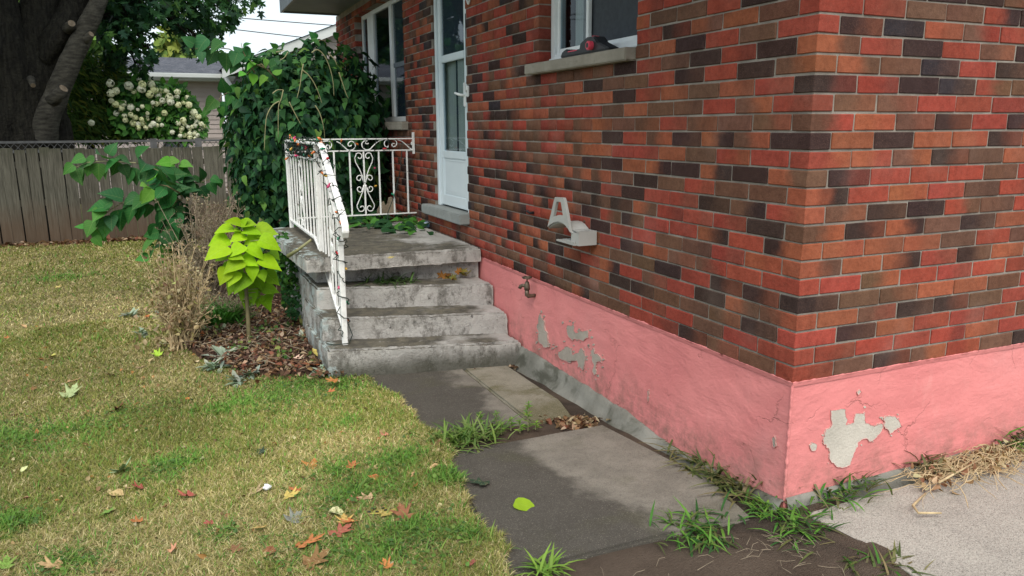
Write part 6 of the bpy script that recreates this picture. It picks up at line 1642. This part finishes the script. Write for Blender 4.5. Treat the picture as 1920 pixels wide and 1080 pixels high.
# litter by the door step, weathered wood by the wall
k = N('blue_wrapper'); MAT['wrapper'] = k.fin(k.mix(k.ramp(k.noise(30), .4, .6), (.20, .38, .55), (.55, .60, .62)), .4, .4)
def crumple(name, p, r, mat, label, cat, flat=.6):
    bm = bmesh.new(); bmesh.ops.create_icosphere(bm, subdivisions=2, radius=r)
    for v in bm.verts: v.co += mnoise.noise_vector(v.co*(2.2/r)+Vector(p)*7)*r*.5; v.co.z *= flat
    me = bpy.data.meshes.new(name); bm.to_mesh(me); bm.free(); me.materials.append(mat); o = link(name, me); o.location = (p[0], p[1], p[2]+r*flat*.7); tag(o, label, cat); return o
crumple('plastic_wrapper', PZ(803, 425, .082), .05, MAT['wrapper'], 'crumpled blue plastic wrapper on the porch by the door step', 'litter')
crumple('paper_scrap', PZ(815, 425, .082), .025, MAT['pink_plastic'], 'small red scrap on the porch by the door step', 'litter')
crumple('dry_leaf_ball', PZ(793, 418, .082), .05, MAT['straw'], 'crumpled tan dead leaf on the porch among the creeper', 'leaf')
crumple('paper_scrap', np.array(GP(501, 916, .03)), .018, MAT['white_frame'], 'tiny white scrap lying on the lawn', 'litter')
m = MB(); wp = lambda x, v, y=5.3: PY(520+x/4.5, 240+v/4.5, y)
pts = [wp(845, 735), wp(850, 690), wp(880, 640), wp(900, 620), (wp(915, 660)), wp(935, 640), wp(945, 590), wp(965, 583), wp(985, 610), wp(1010, 720)]
m.prism([tuple(p) for p in pts], (0, .04, 0)); o = m.build('wood_offcut', MAT['straw_grey'], None); tag(o, 'splintered grey timber piece leaning behind the far porch railing', 'wood')
# light cable down the wall is part of the string; dead weeds on the driveway
dr = empty('dry_weed_pile', tuple(PZ(1800, 890, -.51)), 'tangled pile of dry straw coloured weeds on the driveway by the pink wall', 'weeds')
m = MB()
c0 = PZ(1790, 890, -.515); c1 = PZ(1905, 850, -.505); c2 = PZ(1740, 905, -.52)
for i in range(270):
    t = rng.random(); base = c2+(c1-c2)*t+np.array([rng.normal(0, .06), rng.normal(0, .05), 0])
    ang = rng.normal(.25, .6)+(math.pi if rng.random() < .5 else 0); L_ = rng.uniform(.06, .34); bend = rng.normal(0, .6)
    pts = []; p = base.copy(); p[2] = -.51+rng.uniform(.0, .055)*(1-abs(t-.55)); h = p[2]
    for j in range(6):
        pts.append(tuple(p)); ang += bend*.3+rng.normal(0, .15); p = p+np.array([math.cos(ang), math.sin(ang), 0])*L_/6; p[2] = max(-.513+.012*p[0], h+.02*math.sin(j*.9+i)-.006*j)
        p[1] = min(p[1], -.02)
    r0 = rng.uniform(.0009, .0022); m.tube(pts, [r0]*5+[r0*.5], 4, cap=False)
m.build('stems', MAT['straw'], dr)
n = 240; t = rng.random(n); q = c2+(c1-c2)*t[:, None]+np.stack([rng.normal(0, .06, n), rng.normal(0, .045, n), rng.uniform(.0, .04, n)], 1); q[:, 1] = np.minimum(q[:, 1], -.02)
leaf_mass('dry_leaves', leaf_shape(OVATE_L, .6, .6), q, rng.normal(0, 1, (n, 3)), rng.normal(0, 1, (n, 3)), rng.uniform(.015, .04, n), jtint([(.44, .32, .18), (.34, .22, .12), (.5, .4, .25), (.3, .15, .09)], n), MAT['leaf_matte'], dr)
m = MB(); stk = [PZ(1690, 990-30, -.518), PZ(1725, 952, -.515), PZ(1760, 965, -.516)]
m.tube([tuple(PZ(1735, 925, -.5)), tuple(PZ(1712, 948, -.505)), tuple(PZ(1722, 962, -.512)), tuple(PZ(1765, 962, -.512))], [.004, .006, .006, .004], 6); m.tube([tuple(PZ(1760, 905, -.48)), tuple(PZ(1840, 860, -.46))], [.005, .004], 6); m.build('root', MAT['straw'], dr, True)
# straw bits and twigs on the soil between walkway and drive
m = MB()
for i in range(60):
    u, v = rng.uniform(960, 1600), rng.uniform(1000, 1080); p = GP(u, v, .004)
    if v < 1075-(u-960)*.13: p = GP(rng.normal(1480, 60), rng.normal(1015, 14), .004)
    a_ = rng.uniform(0, 6.28); L_ = rng.uniform(.015, .09); d_ = np.array([math.cos(a_), math.sin(a_), 0])*L_
    m.tube([tuple(p), tuple(p+d_*.5+[0, 0, rng.uniform(0, .01)]), tuple(p+d_+rng.normal(0, .01, 3)*[1, 1, .2])], [.0009, .0008, .0006], 4, cap=False)
o = m.build('straw_bits', MAT['straw_grey'], None); tag(o, 'scattered straw and root fibres on the dark soil', 'straw', kind='stuff')
